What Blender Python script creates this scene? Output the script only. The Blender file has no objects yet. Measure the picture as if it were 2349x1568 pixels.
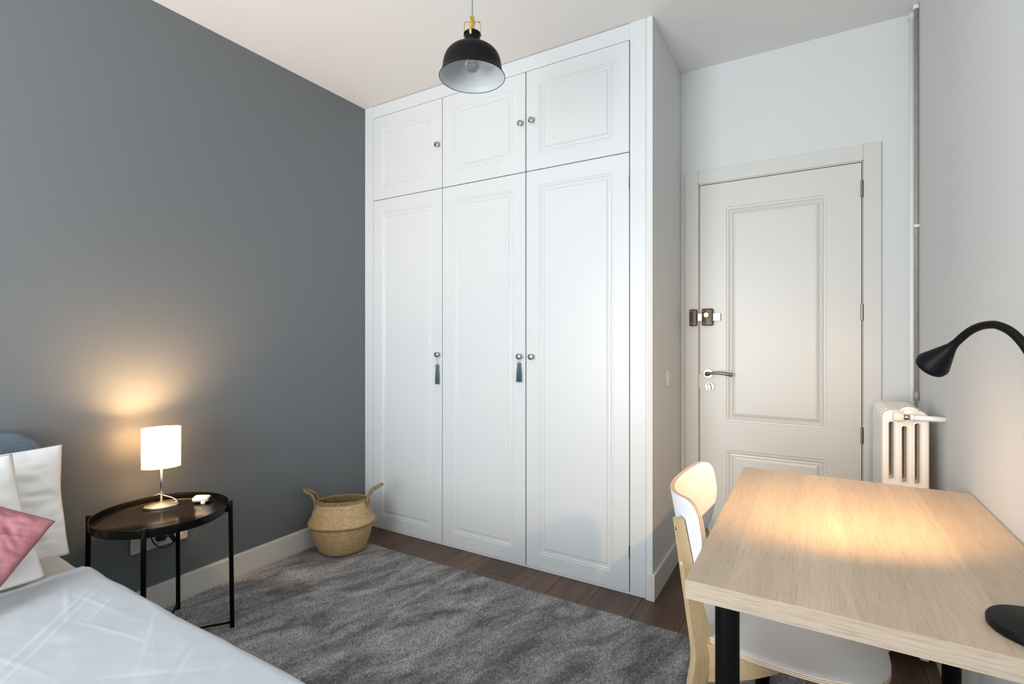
import bpy, bmesh, math, random
import numpy as np
from mathutils import Vector, Matrix, noise

rnd = random.Random(7)
SC = bpy.context.scene
COL = SC.collection
PI = math.pi

# ---------------------------------------------------------------- camera
cam_d = bpy.data.cameras.new('camera')
cam = bpy.data.objects.new('camera', cam_d)
COL.objects.link(cam)
cam.location = (2.476, -2.312, 1.2)
cam.rotation_euler = (PI / 2, 0, math.radians(30.70))
cam_d.sensor_width = 36.0
cam_d.lens = 36.0 * 1157 / 2349
cam_d.shift_y = -9 / 2349
cam_d.clip_start = 0.02
SC.camera = cam

# ---------------------------------------------------------------- world, light, exposure
SC.view_settings.view_transform = 'Standard'
SC.view_settings.look = 'None'
SC.view_settings.exposure = 0.0
SC.view_settings.gamma = 1.0
SC.view_settings.use_curve_mapping = False
world = bpy.data.worlds.new('world')
SC.world = world
world.use_nodes = True
wn = world.node_tree.nodes
wn['Background'].inputs[0].default_value = (0.72, 0.86, 1.0, 1)
wn['Background'].inputs[1].default_value = 2.0


def area_light(name, loc, rot, sx, sy, power, color):
    d = bpy.data.lights.new(name, 'AREA')
    d.shape = 'RECTANGLE'
    d.size, d.size_y, d.energy, d.color = sx, sy, power, color
    o = bpy.data.objects.new(name, d)
    COL.objects.link(o)
    o.location, o.rotation_euler = loc, rot
    return o


# daylight entering by the balcony window in the rear wall, behind the camera
area_light('window_daylight', (1.30, -3.93, 1.35), (PI / 2, 0, 0), 1.7, 1.9, 68, (0.84, 0.94, 1.0))
# added upward fill at the window to brighten the ceiling, like ground-reflected daylight
area_light('window_ceiling_fill', (1.30, -3.92, 1.05), (PI / 2 + 0.75, 0, 0), 1.7, 1.2, 66, (1.0, 0.97, 0.93))


def warm_light(name, kind, loc, power, color, radius):
    d = bpy.data.lights.new(name, kind)
    d.energy, d.color, d.shadow_soft_size = power, color, radius
    o = bpy.data.objects.new(name, d)
    COL.objects.link(o)
    o.location = loc
    return o


TL = (0.150, -1.252)                       # table lamp axis
warm_light('table_lamp_light', 'POINT', (TL[0] - 0.004, TL[1] - 0.012, 0.775), 36.0, (1.0, 0.60, 0.28), 0.034)
HEAD_C = Vector((2.6745, -1.0735, 1.1490))    # centre of the desk lamp's opening
HEAD_J = Vector((2.697, -1.104, 1.184))    # where head meets neck
for nm, pw, sz in (('desk_lamp_beam', 13.0, 88), ('desk_lamp_spill', 24.0, 142)):   # reflector bulb: beam and spill
    dl = warm_light(nm, 'SPOT', HEAD_J.lerp(HEAD_C, 0.80), pw, (1.0, 0.60, 0.27), 0.010)
    dl.data.spot_size = math.radians(sz)
    dl.data.spot_blend = 1.0
    dl.rotation_euler = (Vector((2.49, -0.67, 0.74) if pw < 20 else (2.12, 0.02, 0.84)) - HEAD_C).to_track_quat('-Z', 'Y').to_euler()


# ---------------------------------------------------------------- materials
def mat(name, color, rough=0.5, metal=0.0, bump=None, spec=0.5, var=None):
    """bump=(scale, strength, distance); var=(scale, dark factor)"""
    m = bpy.data.materials.new(name)
    m.use_nodes = True
    nt = m.node_tree
    b = nt.nodes['Principled BSDF']
    c = tuple(color) + (1,)
    b.inputs['Base Color'].default_value = c
    b.inputs['Roughness'].default_value = rough
    b.inputs['Metallic'].default_value = metal
    b.inputs['Specular IOR Level'].default_value = spec
    if bump or var:
        tc = nt.nodes.new('ShaderNodeTexCoord')
    if bump:
        n = nt.nodes.new('ShaderNodeTexNoise')
        n.inputs['Scale'].default_value = bump[0]
        n.inputs['Detail'].default_value = 6
        nt.links.new(tc.outputs['Object'], n.inputs['Vector'])
        bp = nt.nodes.new('ShaderNodeBump')
        bp.inputs['Strength'].default_value = bump[1]
        bp.inputs['Distance'].default_value = bump[2]
        nt.links.new(n.outputs[0], bp.inputs['Height'])
        nt.links.new(bp.outputs[0], b.inputs['Normal'])
    if var:
        n2 = nt.nodes.new('ShaderNodeTexNoise')
        n2.inputs['Scale'].default_value = var[0]
        n2.inputs['Detail'].default_value = 4
        nt.links.new(tc.outputs['Object'], n2.inputs['Vector'])
        r = nt.nodes.new('ShaderNodeValToRGB')
        r.color_ramp.elements[0].position, r.color_ramp.elements[1].position = 0.3, 0.7
        r.color_ramp.elements[0].color = tuple(x * var[1] for x in color) + (1,)
        r.color_ramp.elements[1].color = c
        nt.links.new(n2.outputs[0], r.inputs[0])
        nt.links.new(r.outputs[0], b.inputs['Base Color'])
    return m


def wood(name, light, dark, axis, grain=60.0, rough=0.45, stretch=0.06, pores=0.6, stops=None, stop_axis='X',
         perobj=0.0, bump=0.15, rings=0.35, tint=None):
    """long grain along axis; stops=[(pos, brightness)] are constant bands printed across stop_axis"""
    m = bpy.data.materials.new(name)
    m.use_nodes = True
    nt = m.node_tree
    N, L = nt.nodes, nt.links
    b = N['Principled BSDF']
    b.inputs['Roughness'].default_value = rough
    tc = N.new('ShaderNodeTexCoord')
    src = tc.outputs['Object']
    oi = N.new('ShaderNodeObjectInfo')
    if perobj:
        add = N.new('ShaderNodeVectorMath')
        add.operation = 'MULTIPLY_ADD'
        L.new(oi.outputs['Random'], add.inputs[0])
        add.inputs[1].default_value = (7.0, 13.0, 5.0)
        L.new(src, add.inputs[2])
        src = add.outputs[0]
    mp = N.new('ShaderNodeMapping')
    s = [1.0, 1.0, 1.0]
    s['XYZ'.index(axis)] = stretch
    mp.inputs['Scale'].default_value = s
    L.new(src, mp.inputs['Vector'])
    # fine pores
    n1 = N.new('ShaderNodeTexNoise')
    n1.inputs['Scale'].default_value = grain * 8
    n1.inputs['Detail'].default_value = 3
    n1.inputs['Roughness'].default_value = 0.55
    L.new(mp.outputs[0], n1.inputs['Vector'])
    r1 = N.new('ShaderNodeValToRGB')
    r1.color_ramp.elements[0].position, r1.color_ramp.elements[1].position = 0.36, 0.50
    r1.color_ramp.elements[0].color = (1 - pores,) * 3 + (1,)
    r1.color_ramp.elements[1].color = (1, 1, 1, 1)
    L.new(n1.outputs[0], r1.inputs[0])
    # broad growth-ring figure
    mp2 = N.new('ShaderNodeMapping')
    s2 = [1.0, 1.0, 1.0]
    s2['XYZ'.index(axis)] = 0.16
    mp2.inputs['Scale'].default_value = s2
    L.new(src, mp2.inputs['Vector'])
    n2 = N.new('ShaderNodeTexNoise')
    n2.inputs['Scale'].default_value = grain * 0.07
    n2.inputs['Detail'].default_value = 2
    L.new(mp2.outputs[0], n2.inputs['Vector'])
    mu = N.new('ShaderNodeMath')
    mu.operation = 'MULTIPLY'
    mu.inputs[1].default_value = 26.0
    L.new(n2.outputs[0], mu.inputs[0])
    fr = N.new('ShaderNodeMath')
    fr.operation = 'PINGPONG'
    fr.inputs[1].default_value = 1.0
    L.new(mu.outputs[0], fr.inputs[0])
    mix = N.new('ShaderNodeMix')
    mix.data_type = 'RGBA'
    mix.inputs[6].default_value = tuple(light) + (1,)
    mix.inputs[7].default_value = tuple(dark) + (1,)
    m2 = N.new('ShaderNodeMath')
    m2.operation = 'MULTIPLY'
    m2.inputs[1].default_value = rings
    L.new(fr.outputs[0], m2.inputs[0])
    # medium streaks
    n3 = N.new('ShaderNodeTexNoise')
    n3.inputs['Scale'].default_value = grain
    n3.inputs['Detail'].default_value = 4
    L.new(mp.outputs[0], n3.inputs['Vector'])
    m3 = N.new('ShaderNodeMath')
    m3.operation = 'MULTIPLY_ADD'
    m3.inputs[1].default_value = 1.0
    m3.inputs[2].default_value = -0.35
    L.new(n3.outputs[0], m3.inputs[0])
    m4 = N.new('ShaderNodeMath')
    m4.operation = 'ADD'
    m4.use_clamp = True
    L.new(m2.outputs[0], m4.inputs[0])
    L.new(m3.outputs[0], m4.inputs[1])
    L.new(m4.outputs[0], mix.inputs[0])
    mm = N.new('ShaderNodeMix')
    mm.data_type = 'RGBA'
    mm.blend_type = 'MULTIPLY'
    mm.inputs[0].default_value = 1.0
    L.new(mix.outputs[2], mm.inputs[6])
    L.new(r1.outputs[0], mm.inputs[7])
    out = mm.outputs[2]
    if stops:
        sp = N.new('ShaderNodeSeparateXYZ')
        L.new(tc.outputs['Object'], sp.inputs[0])
        r = N.new('ShaderNodeValToRGB')
        r.color_ramp.interpolation = 'CONSTANT'
        el = r.color_ramp.elements
        while len(el) > 1:
            el.remove(el[0])
        el[0].position = stops[0][0]
        el[0].color = tuple(stops[0][1] * x for x in (1, 1, 1)) + (1,)
        for p, v in stops[1:]:
            e = el.new(p)
            e.color = (v, v * 0.99, v * 0.97, 1)
        L.new(sp.outputs['XYZ'.index(stop_axis)], r.inputs[0])
        m5 = N.new('ShaderNodeMix')
        m5.data_type = 'RGBA'
        m5.blend_type = 'MULTIPLY'
        m5.inputs[0].default_value = 1.0
        L.new(out, m5.inputs[6])
        L.new(r.outputs[0], m5.inputs[7])
        out = m5.outputs[2]
    if perobj:
        hs = N.new('ShaderNodeHueSaturation')
        mr = N.new('ShaderNodeMapRange')
        mr.inputs[3].default_value = 1 - perobj
        mr.inputs[4].default_value = 1 + perobj
        L.new(oi.outputs['Random'], mr.inputs[0])
        L.new(mr.outputs[0], hs.inputs['Value'])
        L.new(out, hs.inputs['Color'])
        out = hs.outputs[0]
    L.new(out, b.inputs['Base Color'])
    bp = N.new('ShaderNodeBump')
    bp.inputs['Strength'].default_value = bump
    bp.inputs['Distance'].default_value = 0.001
    L.new(r1.outputs[0], bp.inputs['Height'])
    L.new(bp.outputs[0], b.inputs['Normal'])
    return m


M = {}
M['grey_wall'] = mat('grey_wall_paint', (0.135, 0.147, 0.156), 0.42, bump=(55, 0.10, 0.002))
M['white_wall'] = mat('white_wall_paint', (0.63, 0.645, 0.645), 0.75, bump=(40, 0.08, 0.002))
M['ceiling'] = mat('ceiling_paint', (0.735, 0.730, 0.722), 0.85, bump=(30, 0.08, 0.002))
M['white_lacquer'] = mat('white_lacquer', (0.62, 0.645, 0.66), 0.34, bump=(25, 0.02, 0.001))
M['door_lacquer'] = mat('cream_door_lacquer', (0.60, 0.590, 0.560), 0.36, bump=(20, 0.03, 0.001))
M['skirting'] = mat('skirting_paint', (0.66, 0.64, 0.60), 0.45, bump=(30, 0.05, 0.001))
M['gap_shade'] = mat('painted_gap_shade', (0.10, 0.09, 0.08), 0.9)  # shade in gaps and holes, put into one dark colour
M['black_metal'] = mat('black_powder_coat', (0.003, 0.003, 0.0033), 0.42, spec=0.12, bump=(400, 0.05, 0.0005))
M['tray_black'] = mat('black_tray_enamel', (0.0030, 0.0028, 0.0027), 0.18, spec=0.20, bump=(300, 0.03, 0.0003))
M['lamp_black'] = mat('matt_black_enamel', (0.0045, 0.005, 0.0055), 0.45, spec=0.12)
M['neck_black'] = mat('black_rubber_sleeve', (0.004, 0.004, 0.0045), 0.42, spec=0.15)
M['lamp_white'] = mat('white_enamel_inside', (0.50, 0.54, 0.57), 0.5)
M['brass'] = mat('brass', (0.70, 0.48, 0.15), 0.30, 1.0)
M['nickel'] = mat('brushed_nickel', (0.52, 0.47, 0.41), 0.25, 1.0, bump=(200, 0.05, 0.0005))
M['steel'] = mat('satin_steel', (0.62, 0.60, 0.57), 0.30, 1.0, bump=(250, 0.08, 0.0004))
M['dark_steel'] = mat('dark_steel', (0.22, 0.20, 0.18), 0.30, 1.0)
M['chrome'] = mat('chrome', (0.56, 0.58, 0.60), 0.42, 1.0)
M['bronze'] = mat('brown_enamel', (0.085, 0.048, 0.020), 0.25, spec=0.25)
M['radiator'] = mat('radiator_enamel', (0.80, 0.755, 0.70), 0.35, bump=(30, 0.15, 0.002))
M['knob_cream'] = mat('cream_plastic', (0.80, 0.74, 0.60), 0.4)
M['pipe_white'] = mat('white_pipe_paint', (0.80, 0.80, 0.79), 0.4)
M['pipe_grey'] = mat('grey_brown_pipe', (0.36, 0.33, 0.29), 0.5, var=(20, 0.8))  # darker grey-brown tone for the thin riser
M['plastic_white'] = mat('white_plastic', (0.78, 0.78, 0.77), 0.3)
M['socket_plastic'] = mat('socket_plastic', (0.58, 0.55, 0.52), 0.35)
M['cable_black'] = mat('black_cable', (0.012, 0.012, 0.012), 0.45)
M['cable_clear'] = mat('clear_cable', (0.50, 0.44, 0.36), 0.3)
M['chair_white'] = mat('white_laminate', (0.80, 0.81, 0.82), 0.42, bump=(500, 0.04, 0.0004))
M['chair_wood'] = wood('birch_wood', (0.52, 0.375, 0.215), (0.41, 0.28, 0.145), 'Z', 45, 0.42, pores=0.12, rings=0.35, bump=0.05)
M['chair_wood_x'] = wood('birch_rail_wood', (0.49, 0.35, 0.20), (0.37, 0.25, 0.13), 'X', 45, 0.42, pores=0.12, rings=0.35, bump=0.05)
M['ply_light'] = mat('plywood_light_layer', (0.66, 0.54, 0.42), 0.6)
M['ply_dark'] = mat('plywood_dark_layer', (0.36, 0.25, 0.17), 0.6)
M['floor_gap'] = mat('floor_joint', (0.02, 0.012, 0.008), 0.8)
M['floor_wood'] = wood('dark_walnut_laminate', (0.130, 0.066, 0.038), (0.052, 0.027, 0.017), 'Y', 34, 0.36, pores=0.35,
                       perobj=0.28, rings=0.55, stretch=0.05)
M['desk_top'] = wood('bleached_oak_foil', (0.60, 0.47, 0.345), (0.47, 0.345, 0.235), 'Y', 60, 0.40, pores=0.18, stretch=0.028,
                     stops=[(0.0, 0.88), (0.067, 0.97), (0.181, 1.06), (0.270, 0.96), (0.380, 1.01), (0.476, 0.90), (0.56, 0.95)],
                     rings=0.22, bump=0.35)
M['desk_edge'] = wood('bleached_oak_edge', (0.42, 0.335, 0.255), (0.34, 0.26, 0.19), 'X', 60, 0.40, pores=0.24, rings=0.2, stretch=0.028)
M['wicker'] = mat('seagrass', (0.50, 0.36, 0.18), 0.7)
M['wicker_dark'] = mat('seagrass_braid', (0.36, 0.25, 0.12), 0.75, var=(90, 0.45), bump=(120, 0.6, 0.003))
M['sheet'] = mat('cream_sheet_cotton', (0.86, 0.83, 0.775), 0.85, bump=(14, 0.12, 0.01))
M['duvet'] = mat('white_cotton', (0.80, 0.84, 0.89), 0.8, bump=(9, 0.10, 0.012))
M['pillow'] = mat('white_pillow_cotton', (0.83, 0.825, 0.81), 0.85, bump=(16, 0.12, 0.01))
M['pink'] = mat('dusty_pink_linen', (0.38, 0.15, 0.168), 0.85, bump=(260, 0.35, 0.002), var=(12, 0.86))
M['mattress'] = mat('mattress_ticking', (0.72, 0.72, 0.72), 0.9)
M['blue_cord'] = mat('blue_tassel_thread', (0.13, 0.235, 0.30), 0.75, var=(160, 0.6))
M['thread'] = mat('tassel_loop_thread', (0.25, 0.24, 0.24), 0.8)


def special_mats():
    # blue-grey woven upholstery
    m = mat('blue_grey_upholstery', (0.15, 0.20, 0.26), 0.9)
    nt = m.node_tree
    tc = nt.nodes.new('ShaderNodeTexCoord')
    mp = nt.nodes.new('ShaderNodeMapping')
    mp.inputs['Scale'].default_value = (1, 0.25, 1)
    n = nt.nodes.new('ShaderNodeTexNoise')
    n.inputs['Scale'].default_value = 1100
    nt.links.new(tc.outputs['Object'], mp.inputs[0])
    nt.links.new(mp.outputs[0], n.inputs['Vector'])
    r = nt.nodes.new('ShaderNodeValToRGB')
    r.color_ramp.elements[0].position, r.color_ramp.elements[1].position = 0.35, 0.65
    r.color_ramp.elements[0].color = (0.045, 0.06, 0.08, 1)
    r.color_ramp.elements[1].color = (0.17, 0.225, 0.29, 1)
    nt.links.new(n.outputs[0], r.inputs[0])
    nt.links.new(r.outputs[0], nt.nodes['Principled BSDF'].inputs['Base Color'])
    M['upholstery'] = m
    # clear bulb glass
    m = mat('clear_glass', (1, 1, 1), 0.02)
    m.node_tree.nodes['Principled BSDF'].inputs['Transmission Weight'].default_value = 1.0
    m.node_tree.nodes['Principled BSDF'].inputs['IOR'].default_value = 1.3
    M['glass'] = m
    # window pane
    m = bpy.data.materials.new('window_glass')
    m.use_nodes = True
    nt = m.node_tree
    nt.nodes.clear()
    o = nt.nodes.new('ShaderNodeOutputMaterial')
    t = nt.nodes.new('ShaderNodeBsdfTransparent')
    g = nt.nodes.new('ShaderNodeBsdfGlossy')
    g.inputs['Roughness'].default_value = 0.02
    mx = nt.nodes.new('ShaderNodeMixShader')
    mx.inputs[0].default_value = 0.06
    nt.links.new(t.outputs[0], mx.inputs[1])
    nt.links.new(g.outputs[0], mx.inputs[2])
    nt.links.new(mx.outputs[0], o.inputs[0])
    M['pane'] = m
    # opal lamp shade: light from the bulb passes through
    m = bpy.data.materials.new('opal_lamp_shade')
    m.use_nodes = True
    nt = m.node_tree
    nt.nodes.clear()
    o = nt.nodes.new('ShaderNodeOutputMaterial')
    t = nt.nodes.new('ShaderNodeBsdfTranslucent')
    t.inputs[0].default_value = (0.15, 0.135, 0.11, 1)
    d = nt.nodes.new('ShaderNodeBsdfDiffuse')
    d.inputs[0].default_value = (0.85, 0.80, 0.72, 1)
    mx = nt.nodes.new('ShaderNodeMixShader')
    mx.inputs[0].default_value = 0.45
    e = nt.nodes.new('ShaderNodeEmission')
    e.inputs[0].default_value = (1.0, 0.62, 0.30, 1)
    e.inputs[1].default_value = 0.35
    ad = nt.nodes.new('ShaderNodeAddShader')
    nt.links.new(t.outputs[0], mx.inputs[1])
    nt.links.new(d.outputs[0], mx.inputs[2])
    nt.links.new(mx.outputs[0], ad.inputs[0])
    nt.links.new(e.outputs[0], ad.inputs[1])
    nt.links.new(ad.outputs[0], o.inputs[0])
    M['shade'] = m
    # glowing bulb glass
    m = bpy.data.materials.new('lit_bulb')
    m.use_nodes = True
    nt = m.node_tree
    nt.nodes.clear()
    o = nt.nodes.new('ShaderNodeOutputMaterial')
    e = nt.nodes.new('ShaderNodeEmission')
    e.inputs[0].default_value = (1.0, 0.62, 0.30, 1)
    e.inputs[1].default_value = 4
    nt.links.new(e.outputs[0], o.inputs[0])
    M['lit_bulb'] = m
    # black-white textile flex
    m = mat('striped_textile_flex', (0.3, 0.3, 0.3), 0.8)
    nt = m.node_tree
    tc = nt.nodes.new('ShaderNodeTexCoord')
    w = nt.nodes.new('ShaderNodeTexChecker')
    w.inputs['Scale'].default_value = 420
    w.inputs[1].default_value = (0.42, 0.48, 0.52, 1)
    w.inputs[2].default_value = (0.02, 0.03, 0.04, 1)
    nt.links.new(tc.outputs['Object'], w.inputs[0])
    nt.links.new(w.outputs[0], nt.nodes['Principled BSDF'].inputs['Base Color'])
    M['flex'] = m
    # rug: grey pile, the sheen of leaning tufts put into the colour as streaks
    m = mat('grey_rug_pile', (0.2, 0.2, 0.2), 0.9, spec=0.2)
    nt = m.node_tree
    tc = nt.nodes.new('ShaderNodeTexCoord')
    mp = nt.nodes.new('ShaderNodeMapping')
    mp.inputs['Scale'].default_value = (1.0, 0.36, 1.0)
    vr = nt.nodes.new('ShaderNodeVectorRotate')
    vr.rotation_type = 'Z_AXIS'
    vr.inputs['Angle'].default_value = math.radians(22)
    n = nt.nodes.new('ShaderNodeTexNoise')
    n.inputs['Scale'].default_value = 9.0
    n.inputs['Detail'].default_value = 6
    n.inputs['Roughness'].default_value = 0.68
    n.inputs['Distortion'].default_value = 0.5
    nt.links.new(tc.outputs['Object'], vr.inputs['Vector'])
    nt.links.new(vr.outputs[0], mp.inputs[0])
    nt.links.new(mp.outputs[0], n.inputs['Vector'])
    r = nt.nodes.new('ShaderNodeValToRGB')
    r.color_ramp.elements[0].position, r.color_ramp.elements[1].position = 0.38, 0.66
    r.color_ramp.elements[0].color = (0.15, 0.148, 0.15, 1)
    r.color_ramp.elements[1].color = (0.42, 0.41, 0.41, 1)
    nt.links.new(n.outputs[0], r.inputs[0])
    n2 = nt.nodes.new('ShaderNodeTexWhiteNoise')
    sn = nt.nodes.new('ShaderNodeVectorMath')
    sn.operation = 'SNAP'
    sn.inputs[1].default_value = (0.0045, 0.0045, 1.0)
    nt.links.new(tc.outputs['Object'], sn.inputs[0])
    nt.links.new(sn.outputs[0], n2.inputs['Vector'])
    mr = nt.nodes.new('ShaderNodeMapRange')
    mr.inputs[3].default_value, mr.inputs[4].default_value = 0.60, 1.45
    nt.links.new(n2.outputs[0], mr.inputs[0])
    mm = nt.nodes.new('ShaderNodeVectorMath')
    mm.operation = 'SCALE'
    nt.links.new(r.outputs[0], mm.inputs[0])
    nt.links.new(mr.outputs[0], mm.inputs['Scale'])
    nt.links.new(mm.outputs[0], nt.nodes['Principled BSDF'].inputs['Base Color'])
    M['rug'] = m
    # woven seagrass: tone per strand, with painted shade in the gaps, from a mesh attribute
    m = mat('woven_seagrass', (0.5, 0.36, 0.18), 0.62)
    nt = m.node_tree
    at = nt.nodes.new('ShaderNodeAttribute')
    at.attribute_name = 'strand'
    r = nt.nodes.new('ShaderNodeValToRGB')
    r.color_ramp.elements[0].color = (0.20, 0.125, 0.05, 1)
    r.color_ramp.elements[1].color = (0.66, 0.47, 0.25, 1)
    nt.links.new(at.outputs['Fac'], r.inputs[0])
    nt.links.new(r.outputs[0], nt.nodes['Principled BSDF'].inputs['Base Color'])
    M['weave'] = m


special_mats()


# ---------------------------------------------------------------- helpers
def thing(name, label, cat, loc, group=None):
    o = bpy.data.objects.new(name, None)
    COL.objects.link(o)
    o.empty_display_size = 0.05
    o.location = loc
    o['label'] = label
    o['category'] = cat
    if group:
        o['group'] = group
    return o


def wloc(o):
    v = Vector((0, 0, 0))
    while o:
        v += o.location
        o = o.parent
    return v


def link(name, me, m, parent=None, loc=None, smooth=False, label=None, **props):
    """me is in world coordinates; the object gets its parent's origin, or loc"""
    o = bpy.data.objects.new(name, me)
    COL.objects.link(o)
    if parent is not None:
        o.parent = parent
        off = wloc(parent)
    else:
        off = Vector(loc) if loc is not None else Vector((0, 0, 0))
        o.location = off
    me.transform(Matrix.Translation(-off))
    ms = m if isinstance(m, (list, tuple)) else [m]
    for x in ms:
        me.materials.append(x)
    if smooth:
        me.polygons.foreach_set('use_smooth', [True] * len(me.polygons))
    if label:
        o['label'] = label
    for k, v in props.items():
        o[k] = v
    me.update()
    return o


def fin(bm, name='mesh', autosmooth=None):
    bmesh.ops.recalc_face_normals(bm, faces=bm.faces)
    me = bpy.data.meshes.new(name)
    bm.to_mesh(me)
    bm.free()
    return me


def add_box(bm, lo, hi, bev=0.0, seg=2):
    lo, hi = Vector(lo), Vector(hi)
    r = bmesh.ops.create_cube(bm, size=1.0)
    vs = r['verts']
    s = hi - lo
    for v in vs:
        v.co = Vector(((v.co.x + 0.5) * s.x + lo.x, (v.co.y + 0.5) * s.y + lo.y, (v.co.z + 0.5) * s.z + lo.z))
    if bev > 0:
        es = list({e for v in vs for e in v.link_edges})
        bmesh.ops.bevel(bm, geom=es, offset=bev, segments=seg, affect='EDGES', profile=0.5)
    return vs


def box(name, lo, hi, m, parent=None, bev=0.0, **k):
    bm = bmesh.new()
    add_box(bm, lo, hi, bev)
    return link(name, fin(bm), m, parent, **k)


def add_tube(bm, pts, r, seg=10, caps=True, closed=False):
    pts = [Vector(p) for p in pts]
    n = len(pts)
    rs = r if isinstance(r, (list, tuple)) else [r] * n
    rings = []
    prev = None
    for i, p in enumerate(pts):
        if closed:
            t = (pts[(i + 1) % n] - pts[i - 1]).normalized()
        else:
            t = (pts[min(i + 1, n - 1)] - pts[max(i - 1, 0)]).normalized()
        if prev is None:
            a = Vector((0, 0, 1)) if abs(t.z) < 0.9 else Vector((1, 0, 0))
            u = t.cross(a).normalized()
        else:
            u = (prev - t * prev.dot(t)).normalized()
        prev = u
        w = t.cross(u)
        rings.append([bm.verts.new(p + (u * math.cos(2 * PI * k / seg) + w * math.sin(2 * PI * k / seg)) * rs[i]) for k in range(seg)])
    for i in range(n if closed else n - 1):
        a, b = rings[i], rings[(i + 1) % n]
        for k in range(seg):
            bm.faces.new((a[k], a[(k + 1) % seg], b[(k + 1) % seg], b[k]))
    if caps and not closed:
        bm.faces.new(rings[0][::-1])
        bm.faces.new(rings[-1])


def tube(name, pts, r, m, parent=None, seg=10, closed=False, **k):
    bm = bmesh.new()
    add_tube(bm, pts, r, seg, True, closed)
    return link(name, fin(bm), m, parent, smooth=True, **k)


def catmull(pts, n=8):
    pts = [Vector(p) for p in pts]
    P = [pts[0] * 2 - pts[1]] + pts + [pts[-1] * 2 - pts[-2]]
    out = []
    for i in range(1, len(P) - 2):
        for j in range(n):
            t = j / n
            a, b, c, d = P[i - 1], P[i], P[i + 1], P[i + 2]
            out.append(0.5 * ((2 * b) + (c - a) * t + (2 * a - 5 * b + 4 * c - d) * t * t + (3 * b - a - 3 * c + d) * t ** 3))
    out.append(pts[-1])
    return out


def add_lathe(bm, prof, c, axis=(0, 0, 1), seg=48, sx=1.0, sy=1.0, rot=0.0, capb=False, capt=False):
    """prof = [(r, h)] around axis through c"""
    c = Vector(c)
    q = Vector((0, 0, 1)).rotation_difference(Vector(axis).normalized())
    rings = []
    for r, h in prof:
        ring = []
        for k in range(seg):
            a = 2 * PI * k / seg
            x, y = r * math.cos(a) * sx, r * math.sin(a) * sy
            x, y = x * math.cos(rot) - y * math.sin(rot), x * math.sin(rot) + y * math.cos(rot)
            ring.append(bm.verts.new(c + q @ Vector((x, y, h))))
        rings.append(ring)
    for a, b in zip(rings, rings[1:]):
        for k in range(seg):
            bm.faces.new((a[k], a[(k + 1) % seg], b[(k + 1) % seg], b[k]))
    if capb:
        bm.faces.new(rings[0][::-1])
    if capt:
        bm.faces.new(rings[-1])


def lathe(name, prof, c, m, parent=None, smooth=True, recalc=True, loc=None, label=None, **k):
    bm = bmesh.new()
    add_lathe(bm, prof, c, **k)
    o = link(name, fin(bm), m, parent, smooth=smooth, loc=loc, label=label)
    return o


def sharp(o, ang=35):
    """smooth shading broken at hard edges, kept in the mesh"""
    me = o.data
    bm = bmesh.new()
    bm.from_mesh(me)
    for e in bm.edges:
        if len(e.link_faces) == 2:
            e.smooth = e.calc_face_angle(0) < math.radians(ang)
    for f in bm.faces:
        f.smooth = True
    bm.to_mesh(me)
    bm.free()
    return o


def rrect(cx, cy, w, h, r, n=6):
    pts = []
    for sx, sy, a0 in ((1, -1, -90), (1, 1, 0), (-1, 1, 90), (-1, -1, 180)):
        for k in range(n + 1):
            a = math.radians(a0 + 90 * k / n)
            pts.append((cx + sx * (w / 2 - r) + r * math.cos(a), cy + sy * (h / 2 - r) + r * math.sin(a)))
    return pts


def plate(name, loops, thick, bevel, mtx, m, parent=None, bres=2, smooth=False, **k):
    """flat outline with holes (first loop outer) in local XY, extruded by thick about z=0, placed by mtx (world)"""
    cu = bpy.data.curves.new('tmp', 'CURVE')
    cu.dimensions = '2D'
    cu.fill_mode = 'BOTH'
    cu.extrude = max(thick / 2 - bevel, 0.00005)
    cu.bevel_depth = bevel
    cu.bevel_resolution = bres
    cu.offset = -bevel
    for lp in loops:
        s = cu.splines.new('POLY')
        s.points.add(len(lp) - 1)
        for p, q in zip(s.points, lp):
            p.co = (q[0], q[1], 0, 1)
        s.use_cyclic_u = True
    t = bpy.data.objects.new('tmp', cu)
    COL.objects.link(t)
    dg = bpy.context.evaluated_depsgraph_get()
    dg.update()
    me = bpy.data.meshes.new_from_object(t.evaluated_get(dg), depsgraph=dg)
    bpy.data.objects.remove(t)
    bpy.data.curves.remove(cu)
    me.transform(mtx)
    me.materials.clear()
    bm = bmesh.new()
    bm.from_mesh(me)
    bmesh.ops.remove_doubles(bm, verts=bm.verts, dist=1e-5)
    bmesh.ops.recalc_face_normals(bm, faces=bm.faces)
    bm.to_mesh(me)
    bm.free()
    o = link(name, me, m, parent, **k)
    if smooth:
        sharp(o, 40)
    return o


def frame_mtx(origin, ex, ey):
    ex, ey = Vector(ex).normalized(), Vector(ey).normalized()
    ez = ex.cross(ey)
    mt = Matrix((ex, ey, ez)).transposed().to_4x4()
    mt.translation = Vector(origin)
    return mt


# ---------------------------------------------------------------- room shell
XR, YB, YF, H = 2.885, 0.594, -4.0, 2.675
S = dict(kind='structure')
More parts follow.
